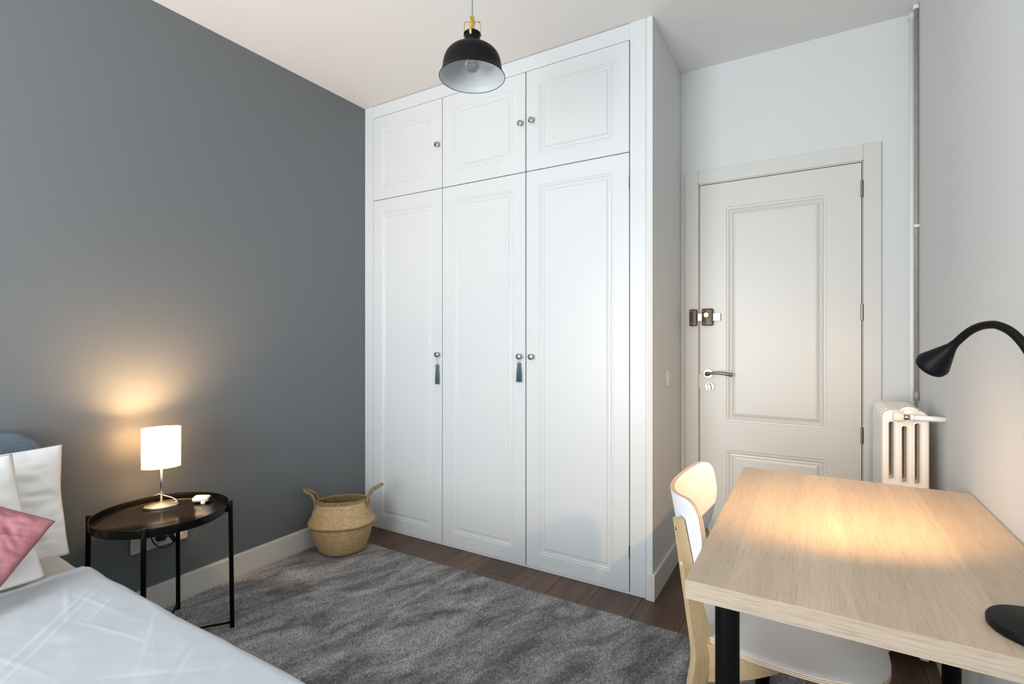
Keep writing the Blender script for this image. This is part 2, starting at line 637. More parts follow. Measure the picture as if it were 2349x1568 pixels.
# floor: planks over a dark base
flo = box('floor', (-0.12, YF - 0.12, -0.06), (XR + 0.12, YB + 0.12, -0.0045), M['floor_gap'], **S)
pitch, off = 0.2045, -0.035
plank_mesh = {}
k = 0
x = off
while x < XR:
    x0, x1 = max(x, 0.0), min(x + pitch, XR)
    if x1 - x0 > 0.01:
        y = YF - rnd.uniform(0.0, 1.1)
        if abs(x - (off + 5 * pitch)) < 0.01:
            y = -0.15 - 1.285 * 3
        while y < YB:
            y0, y1 = max(y, YF), min(y + 1.285, YB)
            if y1 - y0 > 0.02:
                bm = bmesh.new()
                g = 0.0006
                add_box(bm, (x0 + g, y0 + g, -0.006), (x1 - g, y1 - g, 0.0), 0.0012, 1)
                me = fin(bm)
                o = bpy.data.objects.new('plank', me)
                COL.objects.link(o)
                o.parent = flo
                ctr = Vector(((x0 + x1) / 2, (y0 + y1) / 2, 0))
                me.transform(Matrix.Translation(-ctr))
                o.location = ctr
                me.materials.append(M['floor_wood'])
            y += 1.285
    x += pitch
box('ceiling', (-0.12, YF - 0.12, H), (XR + 0.12, YB + 0.12, H + 0.1), M['ceiling'], **S)
box('wall_left', (-0.12, YF - 0.12, 0), (0, YB + 0.12, H), M['grey_wall'], **S)
box('wall_right', (XR, YF - 0.12, 0), (XR + 0.12, YB + 0.12, H), M['white_wall'], **S)


def wall_with_hole(name, x0, x1, ya, yb, hx0, hx1, hz0, hz1, m):
    bm = bmesh.new()
    add_box(bm, (x0, ya, 0), (hx0, yb, H))
    add_box(bm, (hx1, ya, 0), (x1, yb, H))
    add_box(bm, (hx0, ya, hz1), (hx1, yb, H))
    if hz0 > 0:
        add_box(bm, (hx0, ya, 0), (hx1, yb, hz0))
    return link(name, fin(bm), m, **S)


DX0, DX1, DZ = 1.951, 2.679, 2.030       # door leaf
wall_with_hole('wall_back', 0, XR, YB, YB + 0.12, DX0 - 0.012, DX1 + 0.012, 0, DZ + 0.012, M['white_wall'])
WX0, WX1, WZ0, WZ1 = 0.40, 2.20, 0.35, 2.35
wall_with_hole('wall_front', 0, XR, YF - 0.12, YF, WX0, WX1, WZ0, WZ1, M['white_wall'])
# window behind the camera
wnd = bpy.data.objects.new('window_1', None)
COL.objects.link(wnd)
wnd.location = (WX0, YF - 0.06, WZ0)
wnd['kind'] = 'structure'
bm = bmesh.new()
for a, b in (((WX0, WZ0), (WX1, WZ0 + 0.06)), ((WX0, WZ1 - 0.06), (WX1, WZ1)), ((WX0, WZ0), (WX0 + 0.06, WZ1)),
             ((WX1 - 0.06, WZ0), (WX1, WZ1)), ((1.26, WZ0), (1.34, WZ1))):
    add_box(bm, (a[0], YF - 0.10, a[1]), (b[0], YF - 0.04, b[1]), 0.004)
link('window_frame', fin(bm), M['white_lacquer'], wnd)
for a, b in ((WX0 + 0.05, 1.27), (1.33, WX1 - 0.05)):
    box('pane', (a, YF - 0.073, WZ0 + 0.05), (b, YF - 0.067, WZ1 - 0.05), M['pane'], wnd)

# partition beside the wardrobe
PX0, PX1 = 1.827, 1.851
box('wall_partition', (PX0, 0.0, 0), (PX1, YB, H), M['white_wall'], bev=0.001, **S)

# skirting boards
BZ = 0.118


def skirt(name, lo, hi, axis, side):
    """board with a small bevelled top edge"""
    bm = bmesh.new()
    add_box(bm, lo, (hi[0], hi[1], hi[2] - 0.006), 0.0)
    if axis == 'Y':
        if side > 0:
            add_box(bm, (lo[0], lo[1], hi[2] - 0.006), (hi[0] - 0.004, hi[1], hi[2]), 0.0)
        else:
            add_box(bm, (lo[0] + 0.004, lo[1], hi[2] - 0.006), (hi[0], hi[1], hi[2]), 0.0)
    else:
        add_box(bm, (lo[0], lo[1] + 0.004, hi[2] - 0.006), (hi[0], hi[1], hi[2]), 0.0)
    return link(name, fin(bm), M['skirting'], **S)


skirt('baseboard_left', (0, YF, 0), (0.014, -0.001, BZ), 'Y', 1)
skirt('baseboard_right', (XR - 0.014, YF, 0), (XR, YB, BZ), 'Y', -1)
skirt('baseboard_back', (2.757, YB - 0.014, 0), (XR - 0.014, YB, BZ), 'X', -1)
bm = bmesh.new()
add_box(bm, (PX1, -0.012, 0), (PX1 + 0.012, YB, 0.120), 0.0015, 1)
add_box(bm, (PX0 - 0.004, -0.012, 0), (PX1, -0.0005, 0.120), 0.0015, 1)
link('baseboard_partition', fin(bm), M['skirting'], **S)


# ---------------------------------------------------------------- routed doors
RING = [(0.0, 0.0), (0.0025, -0.0030), (0.0075, -0.0030), (0.010, -0.0012), (0.016, -0.0062), (0.024, -0.0050), (0.027, -0.0066), (0.034, 0.0)]


def loop_pts(x0, x1, z0, z1, r, n=5):
    return rrect((x0 + x1) / 2, (z0 + z1) / 2, x1 - x0, z1 - z0, r, n)


def routed_front(bm, x0, x1, z0, z1, panels, y, splits=None, ring=RING):
    """front face (towards -Y) with mitred routed rectangles; panels=[(x0,x1,z0,z1)], one per cell"""
    cells = splits or [(z0, z1)]
    for (ca, cb), (px0, px1, pz0, pz1) in zip(cells, panels):
        loops = [[(a, y, b) for a, b in loop_pts(x0, x1, ca, cb, 0.0002)]]
        for i, (o, d) in enumerate(ring):
            loops.append([(a, y - d, b) for a, b in loop_pts(px0 + o, px1 - o, pz0 + o, pz1 - o, max(0.010 - o * 0.55, 0.0004))])
        rings = [[bm.verts.new(p) for p in lp] for lp in loops]
        n = len(rings[0])
        for a, b in zip(rings, rings[1:]):
            for k in range(n):
                bm.faces.new((a[k], a[(k + 1) % n], b[(k + 1) % n], b[k]))
        bm.faces.new(rings[-1])


def routed_door(name, x0, x1, z0, z1, panels, y0, th, m, parent, splits=None, label=None, ring=RING):
    bm = bmesh.new()
    routed_front(bm, x0, x1, z0, z1, panels, y0, splits, ring)
    v = [bm.verts.new(p) for p in ((x0, y0, z0), (x1, y0, z0), (x1, y0, z1), (x0, y0, z1),
                                   (x0, y0 + th, z0), (x1, y0 + th, z0), (x1, y0 + th, z1), (x0, y0 + th, z1))]
    for f in ((0, 1, 5, 4), (1, 2, 6, 5), (2, 3, 7, 6), (3, 0, 4, 7), (4, 5, 6, 7)):
        bm.faces.new([v[i] for i in f])
    me = bpy.data.meshes.new('m')
    bmesh.ops.recalc_face_normals(bm, faces=bm.faces)
    bm.to_mesh(me)
    bm.free()
    # the face islands must look outwards
    me2 = me
    bm = bmesh.new()
    bm.from_mesh(me2)
    for f in bm.faces:
        c = f.calc_center_median()
        if abs(c.y - y0) < 0.0095 and abs(f.normal.y) > 0.2 and f.normal.y > 0:
            f.normal_flip()
    bm.to_mesh(me2)
    bm.free()
    return link(name, me2, m, parent, label=label)


# ---------------------------------------------------------------- wardrobe
war = thing('wardrobe', 'built-in white wardrobe with three tall doors and three upper doors, beside the grey wall', 'wardrobe', (0.95, 0.0, 0.0))
WL = M['white_lacquer']
box('carcass', (0.004, 0.024, 0.004), (1.817, 0.585, H - 0.004), M['gap_shade'], war)  # body coloured dark to give the door gaps their shade
box('filler_strip', (0.002, -0.001, 0.001), (0.0755, 0.022, H - 0.002), WL, war, bev=0.001)
box('top_rail', (0.0758, 0.0005, 2.597), (1.7452, 0.022, H - 0.003), WL, war, bev=0.001)
box('side_stile', (1.7455, -0.001, 0.001), (1.8195, 0.022, H - 0.001), WL, war, bev=0.001)
box('scribe_strip', (1.8185, 0.0035, 0.001), (1.8272, 0.022, H - 0.001), WL, war)
box('kick_strip', (0.0765, 0.0, 0.0008), (1.7445, 0.022, 0.0105), WL, war, bev=0.0008)
dx = [(0.0780, 0.6300), (0.6345, 1.1850), (1.1910, 1.7410)]
px = [(0.147, 0.558), (0.711, 1.113), (1.264, 1.664)]


def knob(x, z, parent):
    prof = [(0.0001, 0.0), (0.0085, 0.0), (0.0085, 0.003), (0.0060, 0.006), (0.0060, 0.014), (0.0140, 0.019), (0.0155, 0.023), (0.0145, 0.027), (0.009, 0.029), (0.0001, 0.0295)]
    return lathe('knob', prof, (x, -0.0005, z), M['nickel'], parent, axis=(0, -1, 0), seg=24)


kn_up = [(0.607, 2.322), (1.163, 2.325), (1.229, 2.327)]
kn_lo = [(0.607, 1.104), (1.156, 1.103), (1.227, 1.103)]
for i in range(3):
    a, b = dx[i]
    d = routed_door('upper_door', a, b, 2.0735, 2.5935, [(px[i][0], px[i][1], 2.151, 2.519)], 0.0, 0.020, WL, war)
    knob(*kn_up[i], d)
    zb = 2.0685 if i else 2.069
    d = routed_door('tall_door', a, b, 0.0125, zb, [(px[i][0], px[i][1], 0.085, 1.990)], 0.0, 0.020, WL, war)
    knob(*kn_lo[i], d)
for z in (1.93, 0.20):
    bm = bmesh.new()
    add_tube(bm, [(1.7433, -0.0015, z - 0.03), (1.7433, -0.0015, z + 0.03)], 0.0032, 8)
    link('hinge', fin(bm), M['dark_steel'], war)


def tassel(x, ztop, zhead, zend, label, w):
    t = thing('tassel', label, 'tassel', (x, -0.020, zhead), 'tassels on the wardrobe knobs')
    y = -0.0165
    for s in (-1, 1):
        tube('cord', catmull([(x + s * 0.0062, -0.010, ztop + 0.002), (x + s * 0.006, y, ztop - 0.012), (x + s * 0.0025, y, (ztop + zhead) / 2), (x + s * 0.0008, y, zhead + 0.006)], 5),
             0.0007, M['thread'], t, 6)
    lathe('tassel_head', [(0.0001, 0.010), (0.006, 0.0085), (0.0095, 0.003), (0.0098, -0.002), (0.0075, -0.009), (0.0001, -0.010)], (x, y, zhead - 0.004), M['blue_cord'], t, seg=20)
    bm = bmesh.new()
    r2 = random.Random(int(x * 1000))
    for k in range(46):
        a = k * 2.399
        rr = math.sqrt((k + 0.5) / 46)
        e = zend + r2.uniform(0, 0.004)
        p0 = Vector((x + 0.006 * rr * math.cos(a), y + 0.005 * rr * math.sin(a), zhead - 0.010))
        p1 = Vector((x + w * 0.8 * rr * math.cos(a), y + 0.008 * rr * math.sin(a), zhead - 0.035))
        p2 = Vector((x + w * rr * math.cos(a) + r2.uniform(-.001, .001), y + 0.009 * rr * math.sin(a), e))
        add_tube(bm, [p0, p1, p2], 0.0010, 5)
    link('fringe', fin(bm), M['blue_cord'], t, smooth=True, kind='stuff')


tassel(0.6055, 1.094, 1.043, 0.932, 'blue-grey tassel hanging from the leftmost wardrobe knob, on a long loop', 0.0125)
tassel(1.1535, 1.093, 1.066, 0.968, 'blue-grey tassel hanging from the middle wardrobe door knob, on a short loop', 0.0155)

# ---------------------------------------------------------------- door in the back wall
door = bpy.data.objects.new('door_1', None)
COL.objects.link(door)
door.location = (DX0, 0.58, 0)
door['kind'] = 'structure'
DL = M['door_lacquer']
YC = 0.580
ringd = [(0.0, 0.0), (0.003, -0.004), (0.010, -0.0045), (0.0125, -0.002), (0.020, -0.0075), (0.030, -0.006), (0.033, -0.009), (0.0331, -0.004), (0.045, 0.0)]
leaf = routed_door('door_leaf', DX0, DX1, 0.006, DZ, [(2.084, 2.538, 0.13, 0.606), (2.084, 2.539, 0.757, 1.898)], YC + 0.004, 0.038, DL, door,
                   splits=[(0.006, 0.68), (0.68, DZ)], ring=ringd)
box('casing', (1.875, YC - 0.001, 0), (1.9435, YB, 2.1135), DL, door, bev=0.002)
box('casing', (2.6865, YC - 0.001, 0), (2.756, YB, 2.1135), DL, door, bev=0.002)
box('casing', (1.9437, YC - 0.0005, 2.0405), (2.6863, YB, 2.1130), DL, door, bev=0.002)
bm = bmesh.new()
add_box(bm, (1.9445, YC + 0.004, 0), (1.9475, YB + 0.10, 2.039), 0)
add_box(bm, (2.6825, YC + 0.004, 0), (2.6855, YB + 0.10, 2.039), 0)
add_box(bm, (1.9445, YC + 0.004, 2.0345), (2.6855, YB + 0.10, 2.0400), 0)
link('door_jamb', fin(bm), DL, door)
box('dark_backing', (1.92, YB + 0.055, 0.0), (2.70, YB + 0.10, 2.06), M['gap_shade'], door)  # dark sheet filling the opening, shade of the door gaps as colour
for z in (1.905, 1.322, 0.740, 0.20):
    bm = bmesh.new()
    add_tube(bm, [(2.6815, YC - 0.003, z - 0.036), (2.6815, YC - 0.003, z - 0.001)], 0.0060, 12)
    add_tube(bm, [(2.6815, YC - 0.003, z + 0.001), (2.6815, YC - 0.003, z + 0.036)], 0.0060, 12)
    add_tube(bm, [(2.6815, YC - 0.003, z - 0.040), (2.6815, YC - 0.003, z + 0.040)], 0.0035, 8)
    link('hinge', fin(bm), M['dark_steel'], door, smooth=False)
# lever handle
hx, hz = 1.996, 1.008
hd = lathe('door_handle', [(0.0001, 0.0), (0.0255, 0.0), (0.0255, 0.006), (0.0235, 0.009), (0.0001, 0.009)], (hx, YC + 0.004, hz), M['chrome'], door, axis=(0, -1, 0), seg=36)
sharp(hd)
lathe('spindle', [(0.0115, 0.008), (0.0115, 0.03), (0.0125, 0.036), (0.0120, 0.048), (0.0001, 0.050)], (hx, YC + 0.004, hz), M['dark_steel'], hd, axis=(0, -1, 0), seg=24)
pts = catmull([(hx, YC - 0.038, hz), (hx + 0.03, YC - 0.041, hz + 0.0055), (hx + 0.07, YC - 0.042, hz + 0.0065), (hx + 0.105, YC - 0.040, hz + 0.001), (hx + 0.123, YC - 0.036, hz - 0.002)], 6)
bm = bmesh.new()
add_tube(bm, pts, [0.0065 + 0.003 * i / (len(pts) - 1) for i in range(len(pts))], 14)
lv = link('lever', fin(bm), M['dark_steel'], hd, smooth=True)
tt = lathe('thumb_turn', [(0.0001, 0.0), (0.0255, 0.0), (0.0255, 0.006), (0.0235, 0.009), (0.0001, 0.009)], (2.003, YC + 0.004, 0.938), M['chrome'], door, axis=(0, -1, 0), seg=36)
sharp(tt)
mt = Matrix.Translation((2.003, YC - 0.012, 0.938)) @ Matrix.Rotation(math.radians(-14), 4, 'Y')
bm = bmesh.new()
add_box(bm, (-0.0095, -0.008, -0.0175), (0.0095, 0.009, 0.0175), 0.003)
me = fin(bm)
me.transform(mt)
link('turn_piece', me, M['dark_steel'], tt)
# surface bolt lock and its keeper
lk = plate('rim_lock', [rrect(1.9935, 1.313, 0.058, 0.092, 0.010)], 0.024, 0.004, frame_mtx((0, YC - 0.008, 0), (1, 0, 0), (0, 0, 1)), M['bronze'], door, smooth=True)
cyl = lathe('lock_cylinder', [(0.0001, 0.016), (0.012, 0.016), (0.0135, 0.014), (0.0135, 0.0)], (1.990, YC - 0.019, 1.324), M['brass'], lk, axis=(0, -1, 0), seg=28)
sharp(cyl)
box('keyhole', (1.9888, YC - 0.0362, 1.3165), (1.9912, YC - 0.0350, 1.3265), M['gap_shade'], lk)  # dark slip, the hole's shade given as colour
box('bolt', (1.9430, YC - 0.014, 1.293), (2.058, YC - 0.002, 1.333), M['chrome'], lk, bev=0.001)
kp = plate('bolt_keeper', [rrect(1.9205, 1.311, 0.039, 0.092, 0.008)], 0.022, 0.004, frame_mtx((0, YC - 0.012, 0), (1, 0, 0), (0, 0, 1)), M['bronze'], door, smooth=True)
for par, xs, yf in ((lk, (1.9735, 2.0135), YC - 0.0205), (kp, (1.9115, 1.9295), YC - 0.0235)):
    for sx in xs:
        for sz in (1.280, 1.346):
            s = lathe('screw', [(0.0001, 0.0016), (0.003, 0.0012), (0.004, 0.0), (0.004, -0.002)], (sx, yf, sz), M['brass'], par, axis=(0, -1, 0), seg=12)
box('strike_plate', (1.9478, YC + 0.001, 0.93), (1.9505, YC + 0.006, 1.00), M['dark_steel'], door)

# light switch on the partition
sw = thing('light_switch', 'white rocker light switch on the narrow wall between wardrobe and door', 'switch', (PX1, 0.291, 0.999))
plate('switch_frame', [rrect(0.291, 0.999, 0.082, 0.084, 0.008), rrect(0.291, 0.999, 0.046, 0.05, 0.002)], 0.009, 0.002,
      frame_mtx((PX1 + 0.0045, 0, 0), (0, 1, 0), (0, 0, 1)), M['white_wall'], sw, smooth=True)
bm = bmesh.new()
add_box(bm, (PX1 + 0.0005, 0.2685, 0.9745), (PX1 + 0.0115, 0.3135, 1.0235), 0.002)
rk = fin(bm)
link('rocker', rk, M['white_wall'], sw)

# ---------------------------------------------------------------- heating pipes in the corner
pp = thing('heating_pipe', 'white vertical heating pipe in the corner right of the door', 'pipe', (2.867, 0.574, 0.05))
tube('pipe_run', [(2.867, 0.574, 0.02), (2.867, 0.574, H - 0.02)], 0.0105, M['pipe_white'], pp, 16)
tube('ceiling_collar', [(2.867, 0.574, H - 0.03), (2.867, 0.574, H - 0.001)], 0.0145, M['white_wall'], pp, 16)
p2 = thing('heating_pipe', 'thin greyish riser pipe clipped to the right wall, running down to the radiator', 'pipe', (2.8745, 0.519, 0.93))
tube('pipe_run', [(2.8745, 0.519, 0.955), (2.8745, 0.519, H - 0.015)], 0.0080, M['pipe_grey'], p2, 14)
tube('pipe_fitting', [(2.8745, 0.519, 0.925), (2.8745, 0.519, 0.965)], 0.0108, M['pipe_grey'], p2, 8)
tube('pipe_clip', [(2.8745, 0.5085, 1.688), (2.8745, 0.5085, 1.700)], 0.0125, M['pipe_white'], p2, 14)
box('clip_tab', (2.872, 0.500, 1.690), (XR - 0.0005, 0.508, 1.698), M['pipe_white'], p2)
tube('ceiling_collar', [(2.8735, 0.519, H - 0.02), (2.8735, 0.519, H - 0.001)], 0.0112, M['pipe_white'], p2, 14)

# ---------------------------------------------------------------- radiator
rad = thing('radiator', 'cream cast-iron column radiator along the right wall behind the desk', 'radiator', (2.775, 0.20, 0.0))
RX = 2.7745


def slot(cx, z0, z1, w):
    return rrect(cx, (z0 + z1) / 2, w, z1 - z0, w / 2 - 0.0002, 6)


slots = [(2.7335, 0.672, 0.886), (2.7725, 0.664, 0.872), (2.8105, 0.664, 0.886)]
low = [(2.7335, 0.16, 0.60), (2.7725, 0.16, 0.59), (2.8105, 0.16, 0.60)]
outline = [(2.704, 0.02), (2.730, 0.02), (2.738, 0.075), (2.811, 0.075), (2.819, 0.02), (2.845, 0.02)] + \
    [(2.845 - 0.030 + 0.030 * math.cos(a), 0.932 - 0.030 + 0.030 * math.sin(a)) for a in [math.radians(d) for d in range(0, 91, 15)]] + \
    [(2.704 + 0.030 + 0.030 * math.cos(a), 0.932 - 0.030 + 0.030 * math.sin(a)) for a in [math.radians(d) for d in range(90, 181, 15)]]
sec = None
for i in range(6):
    y = 0.058 + i * 0.057
    if sec is None:
        sec = plate('section', [outline] + [slot(a, b, c, 0.0135) for a, b, c in slots + low], 0.044, 0.009,
                    frame_mtx((0, y, 0), (1, 0, 0), (0, 0, 1)), M['radiator'], rad, smooth=True)
        first = sec
    else:
        o = first.copy()
        COL.objects.link(o)
        o.parent = rad
        o.location = (0, i * 0.057, 0)
        o.name = 'section.%03d' % i
for z in (0.12, 0.900):
    tube('nipple_tube', [(RX + 0.008, 0.05, z), (RX + 0.008, 0.36, z)], 0.022, M['radiator'], rad, 16)
for a, b, c in slots:
    loop = [(q[0], 0.0365, q[1]) for q in slot(a, b - 0.004, c + 0.004, 0.0205)]
    tube('slot_rim', loop, 0.0022, M['radiator'], rad, 6, closed=True)
sharp(lathe('end_plug', [(0.034, -0.002), (0.034, 0.001), (0.030, 0.003), (0.0245, 0.001), (0.0245, 0.010), (0.020, 0.013), (0.0001, 0.013)], (2.7855, 0.037, 0.912), M['radiator'], rad, axis=(0, -1, 0), seg=36))
v = tube('valve_pipe', [(2.783, 0.002, 0.912), (2.884, 0.002, 0.911)], 0.0098, M['pipe_white'], rad, 16)
tube('collar', [(2.784, 0.002, 0.912), (2.796, 0.002, 0.912)], 0.0118, M['pipe_white'], rad, 16)
tube('valve_body', [(2.785, 0.036, 0.912), (2.785, 0.002, 0.912)], 0.0115, M['pipe_white'], rad, 16)
tube('valve_union', [(2.764, 0.002, 0.912), (2.786, 0.002, 0.912)], 0.0102, M['nickel'], rad, 16, label='brass-coloured metal union')
bm = bmesh.new()
n = 36
rings = []
for xx, r in ((2.734, 0.0135), (2.7345, 0.0168), (2.752, 0.0178), (2.764, 0.0150), (2.7655, 0.0105)):
    rings.append([bm.verts.new((xx, 0.002 + (r * (1 - (0.07 if k % 4 == 0 else 0))) * math.cos(2 * PI * k / n), 0.912 + (r * (1 - (0.07 if k % 4 == 0 else 0))) * math.sin(2 * PI * k / n))) for k in range(n)])
for a, b in zip(rings, rings[1:]):
    for k in range(n):
        bm.faces.new((a[k], a[(k + 1) % n], b[(k + 1) % n], b[k]))
bm.faces.new(rings[0])
bm.faces.new(rings[-1])
link('valve_knob', fin(bm), M['knob_cream'], rad, label='cream ribbed valve knob')

# ---------------------------------------------------------------- rug with pile
RX0, RX1, RY0, RY1 = 0.030, 2.46, -1.85, -0.222
rug = thing('rug', 'grey short-pile rug with brushed streaks, in front of the wardrobe', 'rug', (1.24, -1.03, 0.0))
box('rug_backing', (RX0, RY0, 0.0005), (RX1, RY1, 0.0085), M['rug'], rug, bev=0.002)
g = 0.0046
xs = np.arange(RX0 - 0.001, RX1 + 0.001, g)
ys = np.arange(-1.60, RY1 + 0.002, g)
X, Y = np.meshgrid(xs, ys)
rs = np.random.RandomState(3)
X = (X + rs.uniform(-0.0022, 0.0022, X.shape)).ravel()
Y = (Y + rs.uniform(-0.0022, 0.0022, Y.shape)).ravel()
keep = ~((Y < -1.36) & (X > 0.9))
X, Y = X[keep], Y[keep]
nt_ = len(X)
hh = rs.uniform(0.0045, 0.0075, nt_)
lx = rs.normal(0.0, 0.0016, nt_)
ly = rs.normal(0.0008, 0.0016, nt_)
V = np.zeros((nt_, 4, 3), np.float32)
a0 = rs.uniform(0, 2 * PI, nt_)
for k in range(3):
    V[:, k, 0] = X + 0.0034 * np.cos(a0 + k * 2.094)
    V[:, k, 1] = Y + 0.0034 * np.sin(a0 + k * 2.094)
    V[:, k, 2] = 0.0075
V[:, 3, 0], V[:, 3, 1], V[:, 3, 2] = X + lx, Y + ly, 0.0075 + hh * 0.8
F_ = np.array([[0, 1, 3], [1, 2, 3], [2, 0, 3]])
idx = (np.arange(nt_)[:, None, None] * 4 + F_[None]).reshape(-1)
me = bpy.data.meshes.new('pile')
me.vertices.add(nt_ * 4)
me.vertices.foreach_set('co', V.reshape(-1))
me.loops.add(len(idx))
me.loops.foreach_set('vertex_index', idx.astype(np.int32))
me.polygons.add(nt_ * 3)
me.polygons.foreach_set('loop_start', np.arange(0, nt_ * 9, 3, dtype=np.int32))
me.update(calc_edges=True)
link('rug_pile', me, M['rug'], rug, kind='stuff')
RZ = 0.0125

# ---------------------------------------------------------------- bed
BY = -1.612
bed = thing('bed', 'bed with a blue-grey upholstered headboard against the grey wall', 'bed', (1.1, -2.35, 0.0))
box('mattress', (0.115, -3.06, 0.20), (2.05, BY - 0.035, 0.440), M['sheet'], bed, bev=0.05)
box('bed_base', (0.10, -3.05, 0.085), (2.06, BY - 0.03, 0.20), M['upholstery'], bed, bev=0.01)
for lx_, ly_ in ((0.18, -1.75), (1.98, -1.75), (0.18, -2.97), (1.98, -2.97)):
    tube('leg', [(lx_, ly_, 0.0145 if ly_ > -1.8 else 0.0), (lx_, ly_, 0.09)], [0.018, 0.024], M['chair_wood'], bed, 12)
hbw = [(-3.09, 0.06), (BY + 0.008, 0.06)]
ol = [(-3.09, 0.06), (BY + 0.008, 0.06)]
R_ = 0.11
zt = 0.872
ol += [(BY + 0.008 - R_ + R_ * math.cos(a), zt - R_ + R_ * math.sin(a)) for a in [math.radians(d) for d in range(0, 91, 10)]]
ol += [(-3.09 + R_ + R_ * math.cos(a), zt - R_ + R_ * math.sin(a)) for a in [math.radians(d) for d in range(90, 181, 10)]]
plate('headboard', [ol], 0.075, 0.018, frame_mtx((0.056, 0, 0), (0, 1, 0), (0, 0, 1)), M['upholstery'], bed, bres=4, smooth=True)


def fbm(x, y, s, seed=0):
    return noise.noise(Vector((x * s, y * s, seed * 7.3))) + 0.5 * noise.noise(Vector((x * s * 2.1, y * s * 2.1, seed * 3.1 + 5)))


def seg_dist(px, py, ax, ay, bx, by):
    vx, vy = bx - ax, by - ay
    t = max(0, min(1, ((px - ax) * vx + (py - ay) * vy) / (vx * vx + vy * vy)))
    return math.hypot(px - ax - t * vx, py - ay - t * vy), t


CREASE = [((0.66, -1.65), (1.10, -2.06), 0.0022, 0.0045), ((0.70, -1.65), (1.30, -2.20), 0.0022, 0.0045),
          ((0.58, -1.70), (0.90, -1.80), 0.0020, 0.006), ((0.66, -1.72), (1.02, -1.69), 0.0020, 0.005),
          ((0.95, -1.62), (1.25, -1.80), 0.0016, 0.005), ((1.2, -1.65), (1.5, -1.95), -0.0018, 0.006),
          ((0.60, -1.70), (0.66, -2.2), 0.0020, 0.006), ((0.84, -1.78), (1.12, -1.72), 0.0020, 0.004),
          ((0.75, -1.95), (1.15, -1.88), 0.0018, 0.005), ((1.02, -2.05), (1.55, -1.70), 0.0014, 0.004),
          ((0.80, -1.66), (0.92, -1.78), 0.0020, 0.005), ((1.10, -1.90), (1.42, -1.66), -0.0015, 0.008)]


def cloth(name, x0, x1, y0, y1, z, drop, m, parent, loc, nx, ny, amp=0.004, edge=0.035, seed=0, lip=0.0, thick=0.008, label=None):
    """quilt surface: flat top, rolled over the +y side and both ends, hanging to drop"""
    bm = bmesh.new()
    rows = []
    nd = 10
    for i in range(nx + 1):
        x = x0 + (x1 - x0) * i / nx
        row = []
        prof = []
        for j in range(ny + 1):
            prof.append((y0 + (y1 - edge - y0) * j / ny, z, 0.0))
        for j in range(1, 9):
            a = PI / 2 * j / 8
            prof.append((y1 - edge + edge * math.sin(a), z - edge + edge * math.cos(a), 0.6))
        for j in range(1, nd + 1):
            prof.append((y1 + 0.004 * j / nd, z - edge - (z - edge - drop) * j / nd, 1.0))
        for (y, zz, side) in prof:
            h = amp * fbm(x, y, 5.5, seed) + amp * 0.4 * fbm(x, y, 16, seed + 2)
            for (a, b, hgt, wd) in CREASE:
                if seed == 1:
                    d, t = seg_dist(x, y, a[0], a[1], b[0], b[1])
                    h += 0.5 * hgt * math.exp(-(d / wd) ** 2) * math.sin(PI * min(1, t * 1.02 + 0.02)) ** 0.5
            if lip:
                h += 0.007 * math.exp(-((x - x0 - 0.011) / 0.010) ** 2) - 0.012 * math.exp(-((x - x0) / 0.004) ** 2) + 0.006 * fbm(0.3, y, 7, 9) * math.exp(-((x - x0) / 0.03) ** 2)
            wob = 0.006 * fbm(x, 0, 4, seed + 4)
            if side < 0.5:
                row.append(bm.verts.new((x, y, zz + h)))
            else:
                row.append(bm.verts.new((x, y + wob * 0.4 + side * 0.010 * noise.noise(Vector((x * 9, zz * 3, seed))), zz + h * (1 - side))))
        rows.append(row)
    for a, b in zip(rows, rows[1:]):
        for k in range(len(a) - 1):
            bm.faces.new((a[k], b[k], b[k + 1], a[k + 1]))
    r = bmesh.ops.solidify(bm, geom=bm.faces[:], thickness=thick)
    me = fin(bm)
    return link(name, me, m, parent, loc=loc, smooth=True, label=label)


cloth('fitted_sheet', 0.118, 0.66, -3.0, BY - 0.002, 0.4720, 0.28, M['sheet'], bed, None, 40, 50, 0.004, 0.045, 3, thick=0.004)
dv = cloth('duvet', 0.505, 2.10, -3.08, BY + 0.001, 0.480, 0.22, M['duvet'], None, (1.3, -2.3, 0.47), 430, 300, 0.0030, 0.030, 1, lip=0.01,
           label='white duvet spread over the bed, with pressed creases')
dv['category'] = 'duvet'


